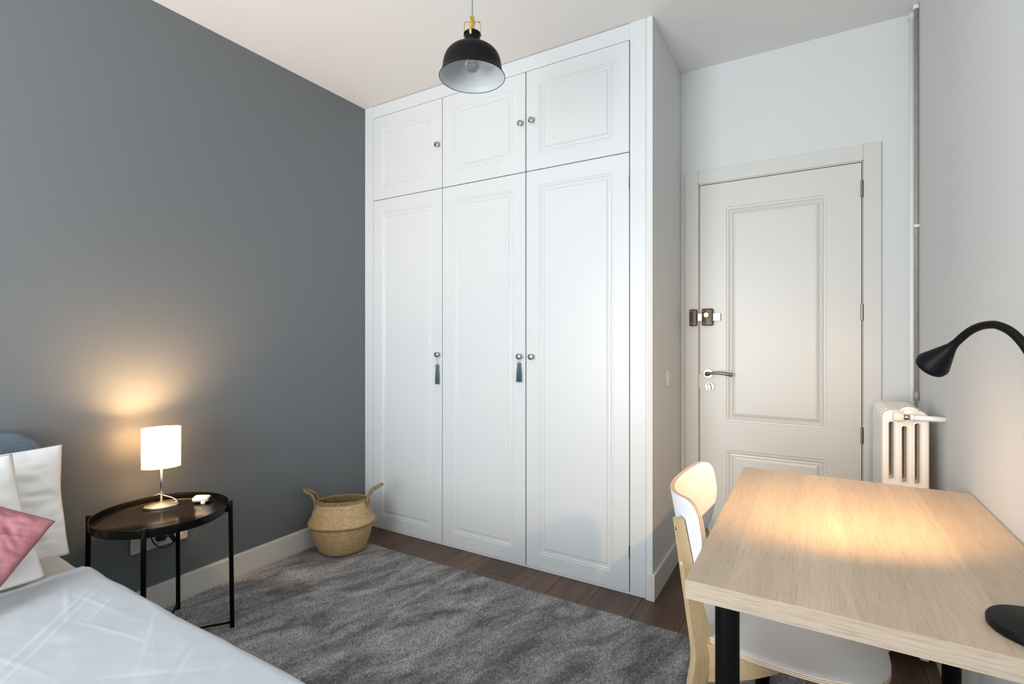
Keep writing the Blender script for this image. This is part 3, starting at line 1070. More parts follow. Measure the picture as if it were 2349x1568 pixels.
def soft_pillow(name, corner, e1, e2, w, h, th, m, label, cat, group=None, seed=0, sag=0.0, wrinkle=0.006, n=56, pinch=0.06, seam=True, nflip=1, creases=()):
    """corner + w*e1 + h*e2; inflated along the normal"""
    e1, e2 = Vector(e1).normalized(), Vector(e2).normalized()
    nn = e1.cross(e2).normalized() * nflip
    c = Vector(corner)
    bm = bmesh.new()
    sides = []
    for sgn in (1, -1):
        grid = []
        for i in range(n + 1):
            row = []
            for j in range(n + 1):
                u, v = i / n * 2 - 1, j / n * 2 - 1
                t = ((1 - abs(u) ** 2.4) * (1 - abs(v) ** 2.4)) ** 0.55
                ins = pinch * (1 - abs(v) ** 2) if True else 0
                uu = u * (1 - pinch * (1 - v * v) * abs(u) ** 3)
                vv = v * (1 - pinch * (1 - u * u) * abs(v) ** 3)
                p = c + e1 * (w * (uu + 1) / 2) + e2 * (h * (vv + 1) / 2)
                hgt = th / 2 * t
                q = Vector((u * 2.2, v * 2.2, seed * 3.7 + sgn))
                wr = noise.noise(q * 1.3) * wrinkle * 1.4 + (abs(noise.noise(q * 2.1 + Vector((3, 1, 0)))) - 0.25) * wrinkle * 1.6
                hgt += wr * min(1, t * 1.6)
                for (a_, b_, ch_, cw_) in creases:
                    dd, tt_ = seg_dist(u, v, a_[0], a_[1], b_[0], b_[1])
                    hgt += ch_ * math.exp(-(dd / cw_) ** 2) * (0.4 + 0.6 * math.sin(PI * max(0.0, min(1.0, tt_)))) * min(1, t * 3)
                p = p + nn * (sgn * hgt) + nn * (0.012 * noise.noise(Vector((u * 1.7, v * 1.7, seed))))
                p.z += sag * (1 - v) * 0
                row.append(p)
            grid.append(row)
        sides.append(grid)
    vs = [[[bm.verts.new(p) for p in row] for row in gr] for gr in sides]
    for s, gr in enumerate(vs):
        for i in range(n):
            for j in range(n):
                f = (gr[i][j], gr[i + 1][j], gr[i + 1][j + 1], gr[i][j + 1])
                bm.faces.new(f if s == 0 else f[::-1])
    bmesh.ops.remove_doubles(bm, verts=bm.verts, dist=0.0008)
    o = link(name, fin(bm), m, None, loc=c + e1 * w / 2 + e2 * h / 2, smooth=True, label=label)
    o['category'] = cat
    if group:
        o['group'] = group
    return o


soft_pillow('pillow', (0.285, -1.595, 0.458), (0.03, -1, 0.0), (-0.36, 0.055, 0.93), 0.72, 0.385, 0.13, M['pillow'],
            'white pillow standing against the headboard, nearest the side table', 'pillow', 'white pillows on the bed', 1, wrinkle=0.008, pinch=0.035, n=80, creases=[((-0.35, 0.95), (-0.05, -0.6), 0.009, 0.07), ((-0.95, 0.1), (-0.55, 0.75), 0.008, 0.07), ((-0.9, -0.85), (-0.6, -0.2), 0.007, 0.06), ((-0.5, 0.9), (-0.75, 0.3), -0.006, 0.06)])
soft_pillow('pillow', (0.520, -1.728, 0.492), (0.05, -1, 0.0), (-0.62, -0.02, 0.80), 0.70, 0.425, 0.10, M['pillow'],
            'white pillow leaning behind the pink cushion, cut by the left edge of the photo', 'pillow', 'white pillows on the bed', 2, wrinkle=0.008, pinch=0.03)
T = Vector((0.585, -1.728, 0.664))
d1 = Vector((0.35, -0.69, -0.63)).normalized()
d2 = Vector((-0.60, -0.66, 0.44)).normalized()
soft_pillow('cushion', T, d2, d1, 0.50, 0.27, 0.10, M['pink'], 'dusty pink linen cushion with one corner pointing at the side table', 'cushion', None, 5, wrinkle=0.009, pinch=0.02, n=90, creases=[((-1, -0.55), (0.2, 0.1), 0.004, 0.035), ((-0.9, 0.6), (-0.2, -0.5), -0.004, 0.04), ((-0.7, -0.9), (-0.5, 0.9), 0.0035, 0.03), ((-1, 0.1), (-0.55, 0.3), 0.004, 0.05), ((-0.3, -0.9), (0.1, 0.9), -0.003, 0.03), ((-0.95, -0.2), (-0.6, -0.7), -0.004, 0.04)])

# ---------------------------------------------------------------- side table
TC = Vector((0.273, -1.304, 0))
st = thing('side_table', 'round black metal tray table between bed and grey wall', 'side table', TC)
zt = 0.497
sharp(lathe('tray', [(0.0001, zt), (0.2195, zt), (0.2235, zt + 0.003), (0.2245, zt + 0.027), (0.2270, zt + 0.0275), (0.2275, zt + 0.025), (0.2272, zt - 0.001), (0.2235, zt - 0.005), (0.0001, zt - 0.005)],
            TC, M['tray_black'], st, seg=96), 40)
for a in (52, 142, 232, 322):
    ca, sa = math.cos(math.radians(a)), math.sin(math.radians(a))
    tube('leg', [TC + Vector((0.2365 * ca, 0.2365 * sa, 0.522 if a == 142 else 0.529)), TC + Vector((0.2365 * ca, 0.2365 * sa, 0.49)), TC + Vector((0.243 * ca, 0.243 * sa, 0.006))], [0.0085, 0.0085, 0.0085], M['black_metal'], st, 16)
    box_c = TC + Vector((0.229 * ca, 0.229 * sa, 0.497))
    tube('bracket', [TC + Vector((0.215 * ca, 0.215 * sa, 0.489)), TC + Vector((0.236 * ca, 0.236 * sa, 0.492))], 0.0045, M['black_metal'], st, 8)
for a in (52, 142):
    ca, sa = math.cos(math.radians(a)), math.sin(math.radians(a))
    dz = 0.0 if a == 52 else 0.008
    tube('cross_bar', [TC + Vector((0.242 * ca, 0.242 * sa, 0.030 + dz)), TC - Vector((0.242 * ca, 0.242 * sa, -0.030 - dz))], 0.0045, M['black_metal'], st, 8)

# ---------------------------------------------------------------- table lamp
lp = thing('table_lamp', 'lit table lamp with oval opal shade and brushed steel foot on the tray table', 'lamp', (TL[0], TL[1], zt))
ang = math.atan2(0.9, 0.437)
sharp(lathe('lamp_base', [(0.0001, 0.0), (0.0615, 0.0), (0.0620, 0.002), (0.0620, 0.008), (0.0610, 0.0095), (0.022, 0.0175), (0.0001, 0.021)], (TL[0], TL[1], zt + 0.0006), M['steel'], lp, seg=64, sy=0.72, rot=ang), 30)
tube('lamp_stem', [(TL[0], TL[1], zt + 0.018), (TL[0], TL[1], 0.69)], 0.0047, M['steel'], lp, 16)
lathe('bulb_holder', [(0.0001, 0.0), (0.012, 0.0), (0.012, 0.035), (0.0001, 0.035)], (TL[0], TL[1], 0.688), M['plastic_white'], lp, seg=20)
bm = bmesh.new()
add_lathe(bm, [(0.0690, 0.0), (0.0690, 0.163)], (TL[0], TL[1], 0.664), seg=72, sx=1.0, sy=0.66, rot=ang)
link('lamp_shade', fin(bm), M['shade'], lp, smooth=True)
for zc in (0.664, 0.827):
    tube('shade_rim', [(TL[0] + 0.069 * math.cos(a) * math.cos(ang) - 0.0455 * math.sin(a) * math.sin(ang), TL[1] + 0.069 * math.cos(a) * math.sin(ang) + 0.0455 * math.sin(a) * math.cos(ang), zc) for a in [2 * PI * k / 60 for k in range(60)]], 0.0010, M['shade'], lp, 6, closed=True)
e = Vector((math.cos(ang), math.sin(ang), 0))
f = Vector((math.sin(ang), -math.cos(ang), 0))
c0 = Vector((TL[0], TL[1], 0))
bm = bmesh.new()
for s in (0.0085, ):
    add_tube(bm, [c0 + e * 0.0685 + f * s + Vector((0, 0, 0.666)), c0 + e * 0.0685 + f * s + Vector((0, 0, 0.826))], 0.0013, 8)
link('shade_seam', fin(bm), M['brass'], lp, smooth=True, label='thin brass seam at the right edge of the shade')
tube('lamp_cord', catmull([(TL[0] + 0.018, TL[1] + 0.055, zt + 0.004), (TL[0] - 0.005, TL[1] + 0.050, zt + 0.022), (TL[0] - 0.045, TL[1] + 0.03, zt + 0.034), (TL[0] - 0.075, TL[1] + 0.02, zt + 0.036),
                           (0.025, -1.235, 0.50), (0.022, -1.22, 0.42), (0.035, -1.205, 0.36)], 6), 0.0016, M['cable_clear'], lp, 6)

# small white charger on the tray
ch = thing('charger', 'small white plastic charger lying on the black tray beside the lamp', 'charger', (0.238, -1.132, zt))
RM = Matrix.Translation((0.236, -1.134, zt + 0.0005)) @ Matrix.Rotation(math.radians(40), 4, 'Z')


def put(bm, mt):
    me = fin(bm)
    me.transform(mt)
    return me


bm = bmesh.new()
add_box(bm, (-0.034, -0.021, 0.006), (0.030, 0.021, 0.028), 0.0095, 4)
link('charger_body', put(bm, RM), M['plastic_white'], ch, smooth=True)
bm = bmesh.new()
add_box(bm, (0.004, -0.026, 0.0), (0.020, -0.014, 0.009), 0.002)
add_box(bm, (0.004, 0.014, 0.0), (0.020, 0.026, 0.009), 0.002)
link('charger_foot', put(bm, RM), M['plastic_white'], ch)
bm = bmesh.new()
add_box(bm, (0.027, -0.014, 0.011), (0.0315, 0.014, 0.023), 0.001)
link('end_cap', put(bm, RM), M['steel'], ch)
bm = bmesh.new()
add_box(bm, (-0.028, -0.010, 0.0272), (0.012, 0.012, 0.0292), 0.001)
link('lid', put(bm, RM), M['plastic_white'], ch)

# ---------------------------------------------------------------- wall sockets and plug
so = thing('wall_socket', 'triple white wall socket on the grey wall under the side table', 'socket', (0, -1.192, 0.325))
fm = frame_mtx((0.005, 0, 0), (0, 1, 0), (0, 0, 1))
cs = [-1.264, -1.192, -1.120]
plate('socket_frame', [rrect(-1.192, 0.325, 0.226, 0.083, 0.004)] + [rrect(c, 0.325, 0.055, 0.057, 0.002) for c in cs], 0.010, 0.0015, fm, M['socket_plastic'], so, smooth=True)
for c in cs:
    o = plate('socket_insert', [rrect(c, 0.325, 0.0535, 0.0555, 0.002), [(c + 0.0198 * math.cos(t), 0.325 + 0.0198 * math.sin(t)) for t in [2 * PI * k / 32 for k in range(32)]]], 0.009, 0.001, fm, M['socket_plastic'], so, smooth=True)
    bm = bmesh.new()
    add_lathe(bm, [(0.0198, 0.0), (0.0193, -0.0085), (0.0001, -0.0085)], (0.0095, c, 0.325), axis=(1, 0, 0), seg=32)
    add_tube(bm, [(0.0012, c - 0.0095, 0.325), (0.0016, c - 0.0095, 0.325)], 0.0026, 10)
    add_tube(bm, [(0.0012, c + 0.0095, 0.325), (0.0016, c + 0.0095, 0.325)], 0.0026, 10)
    link('socket_well', fin(bm), M['socket_plastic'], o, smooth=False)
pg = thing('plug', 'black power plug with bunched cable in the middle socket', 'plug', (0.01, -1.192, 0.325))
sharp(lathe('plug_body', [(0.0180, 0.0), (0.0185, 0.012), (0.015, 0.022), (0.011, 0.034), (0.0001, 0.036)], (0.003, -1.192, 0.325), M['cable_black'], pg, axis=(1, 0, 0), seg=28))
cab = [(0.036, -1.192, 0.328), (0.045, -1.175, 0.330), (0.046, -1.160, 0.312), (0.040, -1.150, 0.335), (0.044, -1.140, 0.352), (0.042, -1.128, 0.335), (0.040, -1.138, 0.308), (0.046, -1.155, 0.300),
       (0.042, -1.165, 0.325), (0.040, -1.150, 0.352), (0.046, -1.138, 0.345), (0.043, -1.142, 0.312), (0.040, -1.158, 0.292), (0.044, -1.185, 0.285), (0.042, -1.215, 0.298), (0.040, -1.235, 0.325), (0.038, -1.245, 0.37), (0.030, -1.24, 0.45), (0.026, -1.235, 0.49)]
tube('plug_cable', catmull(cab, 8), 0.0028, M['cable_black'], pg, 8)
tube('cable_bundle', catmull([(0.050, -1.170, 0.350), (0.052, -1.160, 0.330), (0.050, -1.150, 0.306), (0.052, -1.145, 0.296)], 6), 0.0045, M['cable_black'], pg, 8)
tube('cable_bundle', catmull([(0.046, -1.185, 0.352), (0.050, -1.172, 0.335), (0.049, -1.160, 0.312), (0.050, -1.150, 0.299)], 6), 0.0035, M['cable_black'], pg, 8)

# ---------------------------------------------------------------- seagrass basket
BC = Vector((0.198, -0.352, 0))
bz = RZ + 0.001
bk = thing('basket', 'woven seagrass belly basket with two handles on the rug corner by the wardrobe', 'basket', (BC.x, BC.y, bz))
prof = [(0.000, 0.004), (0.060, 0.003), (0.100, 0.002), (0.116, 0.006), (0.126, 0.020), (0.140, 0.055), (0.152, 0.090), (0.160, 0.125), (0.163, 0.142), (0.170, 0.150), (0.1795, 0.157), (0.1800, 0.165),
        (0.172, 0.176), (0.164, 0.190), (0.156, 0.210), (0.148, 0.235), (0.142, 0.258), (0.139, 0.272)]
# resample the profile evenly
pv = [Vector((r, z, 0)) for r, z in prof]
fine = catmull(pv, 6)
L_ = [0]
for a, b in zip(fine, fine[1:]):
    L_.append(L_[-1] + (b - a).length)
NR = 230
NS = 420
prf = []
j = 0
for i in range(NR + 1):
    s = L_[-1] * i / NR
    while j < len(L_) - 2 and L_[j + 1] < s:
        j += 1
    t = (s - L_[j]) / max(1e-9, L_[j + 1] - L_[j])
    p = fine[j].lerp(fine[j + 1], t)
    prf.append((p.x, p.y, s))


def tilt(p):
    """slight slump to the left, squashed rim"""
    q = p - Vector((BC.x, BC.y, bz))
    k = max(0, q.z) / 0.3
    q.z -= 0.003 * k * (-(q.x * 0.86 + q.y * 0.51)) / 0.14
    sq = 1 - (0.12 * min(1, k / 0.5) + 0.33 * max(0, min(1, (k - 0.55) / 0.40)))     # mouth pressed flat front to back
    d = q.x * -0.625 + q.y * 0.78
    q.x += -0.625 * d * (sq - 1)
    q.y += 0.78 * d * (sq - 1)
    return q + Vector((BC.x, BC.y, bz))


co = np.zeros(((NR + 1) * NS, 3))
att = np.zeros((NR + 1) * NS)
row_h = 0.0098
for i, (r, z, s) in enumerate(prf):
    i2 = min(i + 1, NR)
    i1 = max(i - 1, 0)
    tr, tz = prf[i2][0] - prf[i1][0], prf[i2][1] - prf[i1][1]
    ln = math.hypot(tr, tz) or 1
    nr, nz = tz / ln, -tr / ln
    row = int(s / row_h)
    fr = s / row_h - row
    for k in range(NS):
        th = 2 * PI * k / NS
        # braided zig-zag: strands lean one way in even rows and the other way in odd rows
        nst = 84
        ph = nst * th / (2 * PI) + (fr if row % 2 == 0 else -fr) * 0.9
        strand = ph - math.floor(ph)
        hgt = 0.0016 * math.sin(PI * fr) ** 0.6 + 0.0013 * math.sin(PI * strand)
        wob = 0.003 * math.sin(3 * th + z * 9) + 0.002 * math.sin(5 * th - z * 20)
        rr = r + nr * hgt + wob * min(1, r / 0.1)
        p = tilt(Vector((BC.x + rr * math.cos(th), BC.y + rr * math.sin(th), bz + max(0.0, z + nz * hgt))))
        co[i * NS + k] = p
        sid = math.floor(ph) * 131 + row * 71
        h_ = (math.sin(sid * 12.9898) * 43758.5453) % 1.0
        att[i * NS + k] = 0.12 + (0.45 + 0.4 * h_) * (math.sin(PI * strand) ** 0.5) * (math.sin(PI * min(1, fr + 0.02)) ** 0.35)  # random strand tone, darkened at strand and row edges as painted crevice shade
quad = []
for i in range(NR):
    for k in range(NS):
        a = i * NS + k
        b = i * NS + (k + 1) % NS
        quad.append((a, b, b + NS, a + NS))
me = bpy.data.meshes.new('weave')
me.from_pydata(co.tolist(), [], quad)
at = me.attributes.new('strand', 'FLOAT', 'POINT')
at.data.foreach_set('value', att)
link('basket_body', me, M['weave'], bk, smooth=True)
# inner wall
bm = bmesh.new()
inner = [(0.001, 0.010), (0.10, 0.010), (0.120, 0.03), (0.150, 0.10), (0.158, 0.14), (0.170, 0.160), (0.158, 0.19), (0.142, 0.235), (0.134, 0.270)]
add_lathe(bm, inner, (BC.x, BC.y, bz), seg=72)
for v_ in bm.verts:
    v_.co = tilt(v_.co)
link('basket_lining', fin(bm), M['wicker_dark'], bk, smooth=True)
# rim braid: two twisted strands
bm = bmesh.new()
for zr, rr in ((0.276, 0.1375), (0.268, 0.1405)):
    for phs in range(2):
        pts = []
        for k in range(240):
            th = 2 * PI * k / 240
            tw = th * 34 + phs * PI
            pts.append(tilt(Vector((BC.x + (rr + 0.0032 * math.cos(tw)) * math.cos(th), BC.y + (rr + 0.0032 * math.cos(tw)) * math.sin(th), bz + zr + 0.0032 * math.sin(tw)))))
        add_tube(bm, pts, 0.0034, 6, closed=True)
link('rim_braid', fin(bm), M['wicker_dark'], bk, smooth=True)


def braid(name, path, m, parent, r=0.0045, amp=0.0045, turns=9):
    path = catmull(path, 10)
    bm = bmesh.new()
    n = len(path)
    for ph in (0, 2.094, 4.188):
        pts = []
        for i, p in enumerate(path):
            t = (path[min(i + 1, n - 1)] - path[max(i - 1, 0)]).normalized()
            u = t.cross(Vector((0, 0, 1)))
            u = u.normalized() if u.length > 0.05 else Vector((1, 0, 0))
            w = t.cross(u)
            a = ph + i / n * turns * 2 * PI
            pts.append(p + u * math.cos(a) * amp * 1.3 + w * math.sin(a) * amp * 0.8)
        add_tube(bm, pts, r, 6)
    return link(name, fin(bm), m, parent, smooth=True)


# handles: arches flopped outwards, left one towards the wall side, right one towards the wardrobe
ax = Vector((0.78, 0.625, 0)).normalized()       # left-right axis as seen
pe = Vector((-0.625, 0.78, 0))
for s, up, outw in ((-1, 0.068, 0.068), (1, 0.082, 0.080)):
    b0 = BC + ax * (s * 0.132) + Vector((0, 0, bz))
    w_ = 0.030
    pth = [b0 + pe * w_ + ax * s * 0.004 + Vector((0, 0, 0.235)), b0 + pe * w_ + ax * s * 0.008 + Vector((0, 0, 0.280)), b0 + pe * w_ * 0.9 + ax * s * outw * 0.35 + Vector((0, 0, 0.268 + up * 0.62)),
           b0 + pe * w_ * 0.5 + ax * s * outw * 0.98 + Vector((0, 0, 0.268 + up * 0.98)), b0 - pe * w_ * 0.4 + ax * s * outw + Vector((0, 0, 0.268 + up)),
           b0 - pe * w_ * 0.9 + ax * s * outw * 0.42 + Vector((0, 0, 0.268 + up * 0.70)), b0 - pe * w_ + ax * s * 0.012 + Vector((0, 0, 0.283)), b0 - pe * w_ + ax * s * 0.004 + Vector((0, 0, 0.230))]
    braid('handle', pth, M['wicker_dark'], bk, turns=12)

# ---------------------------------------------------------------- pendant lamp
PC = Vector((1.457, -0.868, 0))
pd = thing('pendant_lamp', 'black bell pendant lamp with brass fitting hanging from the ceiling by the wardrobe', 'lamp', (PC.x, PC.y, H))
z0 = 2.110
dome = [(0.1060, 0.016), (0.1035, 0.030), (0.1012, 0.046), (0.0975, 0.062), (0.0905, 0.077), (0.080, 0.0885), (0.066, 0.098), (0.050, 0.1065), (0.036, 0.1130), (0.0268, 0.1175)]
dome = [(p.x, p.y) for p in catmull([(a, b, 0) for a, b in dome], 5)]
outer = [(0.1150, 0.0), (0.1150, 0.0015), (0.1125, 0.0050)] + dome + [(0.0265, 0.119), (0.0265, 0.144), (0.0290, 0.146), (0.0295, 0.152), (0.026, 0.155), (0.0001, 0.155)]
inner = [(0.1138, 0.0005), (0.1110, 0.0050)] + [(a - 0.0014, b - 0.0012) for a, b in dome] + [(0.0001, 0.1160)]
sharp(lathe('shade', outer, (PC.x, PC.y, z0), M['lamp_black'], pd, seg=80), 50)
lathe('shade_lining', inner, (PC.x, PC.y, z0), M['lamp_white'], pd, seg=80, label='white enamelled inside of the shade')
bm = bmesh.new()
add_tube(bm, [(PC.x + 0.1144 * math.cos(a), PC.y + 0.1144 * math.sin(a), z0) for a in [2 * PI * k / 80 for k in range(80)]], 0.0011, 6, closed=True)
link('shade_rim', fin(bm), M['lamp_black'], pd, smooth=True)
blb = lathe('bulb', [(0.0001, 0.0), (0.011, 0.0020), (0.0190, 0.008), (0.0240, 0.018), (0.0245, 0.028), (0.021, 0.041), (0.015, 0.055), (0.0125, 0.072)], (PC.x, PC.y, z0 + 0.018), M['glass'], pd, seg=32, label='clear glass bulb')
lathe('lamp_socket', [(0.0001, 0.0), (0.016, 0.0), (0.018, 0.046), (0.0001, 0.046)], (PC.x, PC.y, z0 + 0.088), M['lamp_white'], pd, seg=24)
tube('filament_stem', catmull([(PC.x, PC.y, z0 + 0.088), (PC.x - 0.004, PC.y, z0 + 0.065), (PC.x - 0.009, PC.y, z0 + 0.045), (PC.x, PC.y, z0 + 0.040), (PC.x + 0.009, PC.y, z0 + 0.045), (PC.x + 0.004, PC.y, z0 + 0.065)], 5), 0.0010, M['steel'], pd, 6)
# brass fitting: centre stem and three strap hooks
sharp(lathe('brass_stem', [(0.0001, 0.0), (0.0085, 0.0), (0.0085, 0.038), (0.0080, 0.042), (0.0085, 0.048), (0.007, 0.056), (0.0001, 0.058)], (PC.x, PC.y, z0 + 0.1545), M['brass'], pd, seg=24))
cr = Vector((0.8599, 0.5105, 0))
cf = Vector((-0.5105, 0.8599, 0))


def strap(dirv):
    d = dirv.normalized()
    wv = Vector((-d.y, d.x, 0))
    path = [(p.x, p.y) for p in catmull([(0.006, 0.198, 0), (0.010, 0.1945, 0), (0.015, 0.1945, 0), (0.0215, 0.198, 0), (0.0265, 0.1955, 0), (0.0290, 0.188, 0), (0.0296, 0.170, 0), (0.0300, 0.154, 0), (0.0318, 0.149, 0), (0.0300, 0.142, 0), (0.0285, 0.136, 0)], 5)]
    bm = bmesh.new()
    prev = None
    rings = []
    for i, (r, z) in enumerate(path):
        a = Vector((path[max(i - 1, 0)][0], path[max(i - 1, 0)][1]))
        b = Vector((path[min(i + 1, len(path) - 1)][0], path[min(i + 1, len(path) - 1)][1]))
        t = (b - a).normalized()
        nn = Vector((-t.y, t.x)) * 0.0006
        base = PC + Vector((0, 0, z0))
        w = 0.0030
        ring = [base + d * (r + nn.x * s1) + Vector((0, 0, z + nn.y * s1)) + wv * (w * s2) for s1, s2 in ((1, 1), (1, -1), (-1, -1), (-1, 1))]
        rings.append([bm.verts.new(p) for p in ring])
    for a, b in zip(rings, rings[1:]):
        for k in range(4):
            bm.faces.new((a[k], a[(k + 1) % 4], b[(k + 1) % 4], b[k]))
    bm.faces.new(rings[0])
    bm.faces.new(rings[-1])
    link('brass_hook', fin(bm), M['brass'], pd)


for dv_ in (cr * 0.97 + cf * 0.25, -cr * 0.97 + cf * 0.25, -cf * 0.98 - cr * 0.12):
    strap(dv_)
tube('pendant_cord', [(PC.x, PC.y, z0 + 0.212), (PC.x, PC.y, H - 0.03)], 0.0030, M['flex'], pd, 10)
sharp(lathe('ceiling_rose', [(0.0001, -0.045), (0.010, -0.045), (0.045, -0.030), (0.050, -0.001), (0.0001, -0.001)], (PC.x, PC.y, H), M['lamp_black'], pd, seg=36))

# ---------------------------------------------------------------- desk
X0, X1, Y0, Y1 = 2.270, XR - 0.003, -1.3185, -0.337
dk = thing('desk', 'desk with bleached oak plank-pattern top and black tube legs against the right wall', 'desk', (X0, Y1, 0.0))
box('desk_top', (X0, Y0 + 0.0008, 0.705), (X1, Y1, 0.740), M['desk_top'], dk, bev=0.0008)
box('edge_band', (X0 + 0.0005, Y0, 0.7054), (X1 - 0.0005, Y0 + 0.0012, 0.7395), M['desk_edge'], dk, bev=0.0003)
box('edge_band', (X0 - 0.0006, Y0 + 0.001, 0.7054), (X0 + 0.0006, Y1 - 0.001, 0.7395), M['desk_top'], dk, bev=0.0003)
for lx_, ly_ in ((2.333, -1.238), (2.333, -0.405), (2.825, -1.238), (2.825, -0.405)):
    fz = 0.002 if lx_ > 2.5 else RZ
    lg = sharp(lathe('leg', [(0.0001, fz), (0.020, fz), (0.0225, fz + 0.004), (0.0225, 0.70), (0.0001, 0.70)], (lx_, ly_, 0), M['black_metal'], dk, seg=40))
    pl = plate('mounting_plate', [rrect(lx_, ly_, 0.075, 0.075, 0.012)], 0.003, 0.0008, Matrix.Translation((0, 0, 0.7030)), M['black_metal'], lg)

# ---------------------------------------------------------------- desk lamp
BB = Vector((2.785, -1.222, 0.740))
lamp = thing('desk_lamp', 'black gooseneck desk lamp with disc foot at the right end of the desk', 'lamp', BB)
sharp(lathe('lamp_base', [(0.0001, 0.0005), (0.0640, 0.0005), (0.0665, 0.003), (0.0668, 0.011), (0.0645, 0.0145), (0.040, 0.0165), (0.012, 0.0185), (0.0085, 0.024), (0.0001, 0.024)], BB, M['lamp_black'], lamp, seg=72), 50)
neck = catmull([(BB.x, BB.y, 0.755), (BB.x + 0.002, BB.y - 0.003, 0.85), (BB.x + 0.003, BB.y - 0.005, 0.98), (BB.x + 0.001, BB.y - 0.002, 1.08), (2.7815, -1.2175, 1.140), (2.7755, -1.2095, 1.168), (2.7675, -1.1985, 1.1915), (2.7575, -1.1850, 1.2100),
                (2.7465, -1.1705, 1.2203), (2.7380, -1.1590, 1.2227), (2.7265, -1.1435, 1.2197), (2.7140, -1.1265, 1.2088), tuple(HEAD_J)], 8)
tube('gooseneck', neck, 0.0068, M['neck_black'], lamp, 20)
hd = (HEAD_C - HEAD_J)
hl = hd.length
bm = bmesh.new()
axv = hd.normalized()
ext = 0.010
add_lathe(bm, [(0.0001, -0.010), (0.0070, -0.010), (0.0080, -0.002), (0.0100, 0.004), (0.0248, hl - 0.010), (0.0272, hl - 0.004), (0.0275, hl - 0.001), (0.0262, hl + 0.0005), (0.0262, hl + 0.0050), (0.0252, hl + 0.0055),
               (0.0240, hl + 0.001), (0.0085, 0.012), (0.0001, 0.012)], HEAD_J, axis=axv, seg=56)
sharp(link('lamp_head', fin(bm), M['lamp_black'], lamp, smooth=True), 40)
bm = bmesh.new()
add_lathe(bm, [(0.0001, 0.020), (0.008, 0.020), (0.010, 0.026), (0.007, 0.032), (0.0001, 0.033)], HEAD_J, axis=axv, seg=20)
link('lamp_bulb', fin(bm), M['lit_bulb'], lamp, smooth=True)

# ---------------------------------------------------------------- chair
CY = -0.82
chr_ = thing('chair', 'chair with white curved plywood back and seat on birch legs, pushed under the desk', 'chair', (2.40, CY, 0.0))


def ply(name, outline, surf, rings, parent, thick, layers=5):
    """outline: closed star-shaped 2D loop; surf(a, b, c) -> 3D with c in 0..1 through the thickness"""
    ca = sum(p[0] for p in outline) / len(outline)
    cb = sum(p[1] for p in outline) / len(outline)
    n = len(outline)
    bm = bmesh.new()
    faces_mat = []
    surfs = []
    for c in (0.0, 1.0):
        cen = bm.verts.new(surf(ca, cb, c))
        rg = []
        for k in range(1, rings + 1):
            t = k / rings
            if k == rings:
                t = 1 - 0.0008 / 0.2
            rg.append([bm.verts.new(surf(ca + (p[0] - ca) * t, cb + (p[1] - cb) * t, c)) for p in outline])
        for i in range(n):
            f = bm.faces.new((cen, rg[0][i], rg[0][(i + 1) % n]))
            f.material_index = 0
            f.smooth = True
        for a, b in zip(rg, rg[1:]):
            for i in range(n):
                f = bm.faces.new((a[i], b[i], b[(i + 1) % n], a[(i + 1) % n]))
                f.material_index = 0
                f.smooth = True
        surfs.append(rg[-1])
    prev = surfs[0]
    for l in range(layers + 1):
        c = 0.02 + 0.96 * l / layers
        cur = [bm.verts.new(surf(p[0], p[1], c)) for p in outline]
        for i in range(n):
            f = bm.faces.new((prev[i], prev[(i + 1) % n], cur[(i + 1) % n], cur[i]))
            f.material_index = 1 if (l == 0 or l % 2 == 1) else 2
            f.smooth = True
        prev = cur
    for i in range(n):
        f = bm.faces.new((prev[i], prev[(i + 1) % n], surfs[1][(i + 1) % n], surfs[1][i]))
        f.material_index = 1
    bmesh.ops.recalc_face_normals(bm, faces=bm.faces)
    for f in bm.faces:
        pass
    me = fin(bm)
    o = link(name, me, [M['chair_white'], M['ply_light'], M['ply_dark']], parent)
    sharp(o, 45)
    return o


# backrest outline (a = offset in y, b = height)
half = [(0.000, 0.7820), (0.050, 0.7845), (0.100, 0.7910), (0.140, 0.7985), (0.170, 0.8035), (0.191, 0.7965), (0.201, 0.7740), (0.201, 0.7310), (0.198, 0.7080), (0.189, 0.6820), (0.174, 0.6520), (0.158, 0.6280), (0.135, 0.6100), (0.100, 0.5990), (0.050, 0.5950), (0.0, 0.5940)]
hp = catmull([(a, b, 0) for a, b in half], 4)
bo = [(p.x, p.y) for p in hp] + [(-p.x, p.y) for p in hp[::-1][1:-1]]
KB = 2.2
BT = 0.0125


def back_surf(a, b, c):
    y = a
    xx = 2.154 + KB * a * a - (b - 0.70) * 0.18 - a * 0.09
    nx_, ny_ = -1.0, 2 * KB * a
    ln = math.hypot(nx_, ny_)
    b = b + a * 0.05
    return Vector((xx + nx_ / ln * BT * c, CY + y + ny_ / ln * BT * c, b))


ply('backrest', bo, back_surf, 10, chr_, BT)
# seat outline, superellipse wider in front
so_ = []
for k in range(96):
    a = 2 * PI * k / 96
    ex = 2 / 2.7
    cx_, sy_ = math.copysign(abs(math.cos(a)) ** ex, math.cos(a)), math.copysign(abs(math.sin(a)) ** ex, math.sin(a))
    wid = 0.200 + 0.012 * cx_
    so_.append((2.412 + 0.224 * cx_, wid * sy_))


def seat_surf(a, b, c):
    z = 0.4570 - 0.0125 * c
    f_ = max(0, a - 2.54)
    z -= 1.6 * f_ * f_
    z -= 0.010 * max(0, 1 - ((a - 2.38) / 0.16) ** 2) * max(0, 1 - (b / 0.17) ** 2)
    return Vector((a, CY + b, z))


ply('seat', so_, seat_surf, 10, chr_, 0.0125)


def mir(p, s):
    return p if s > 0 else Vector((p.x, 2 * CY - p.y, p.z))


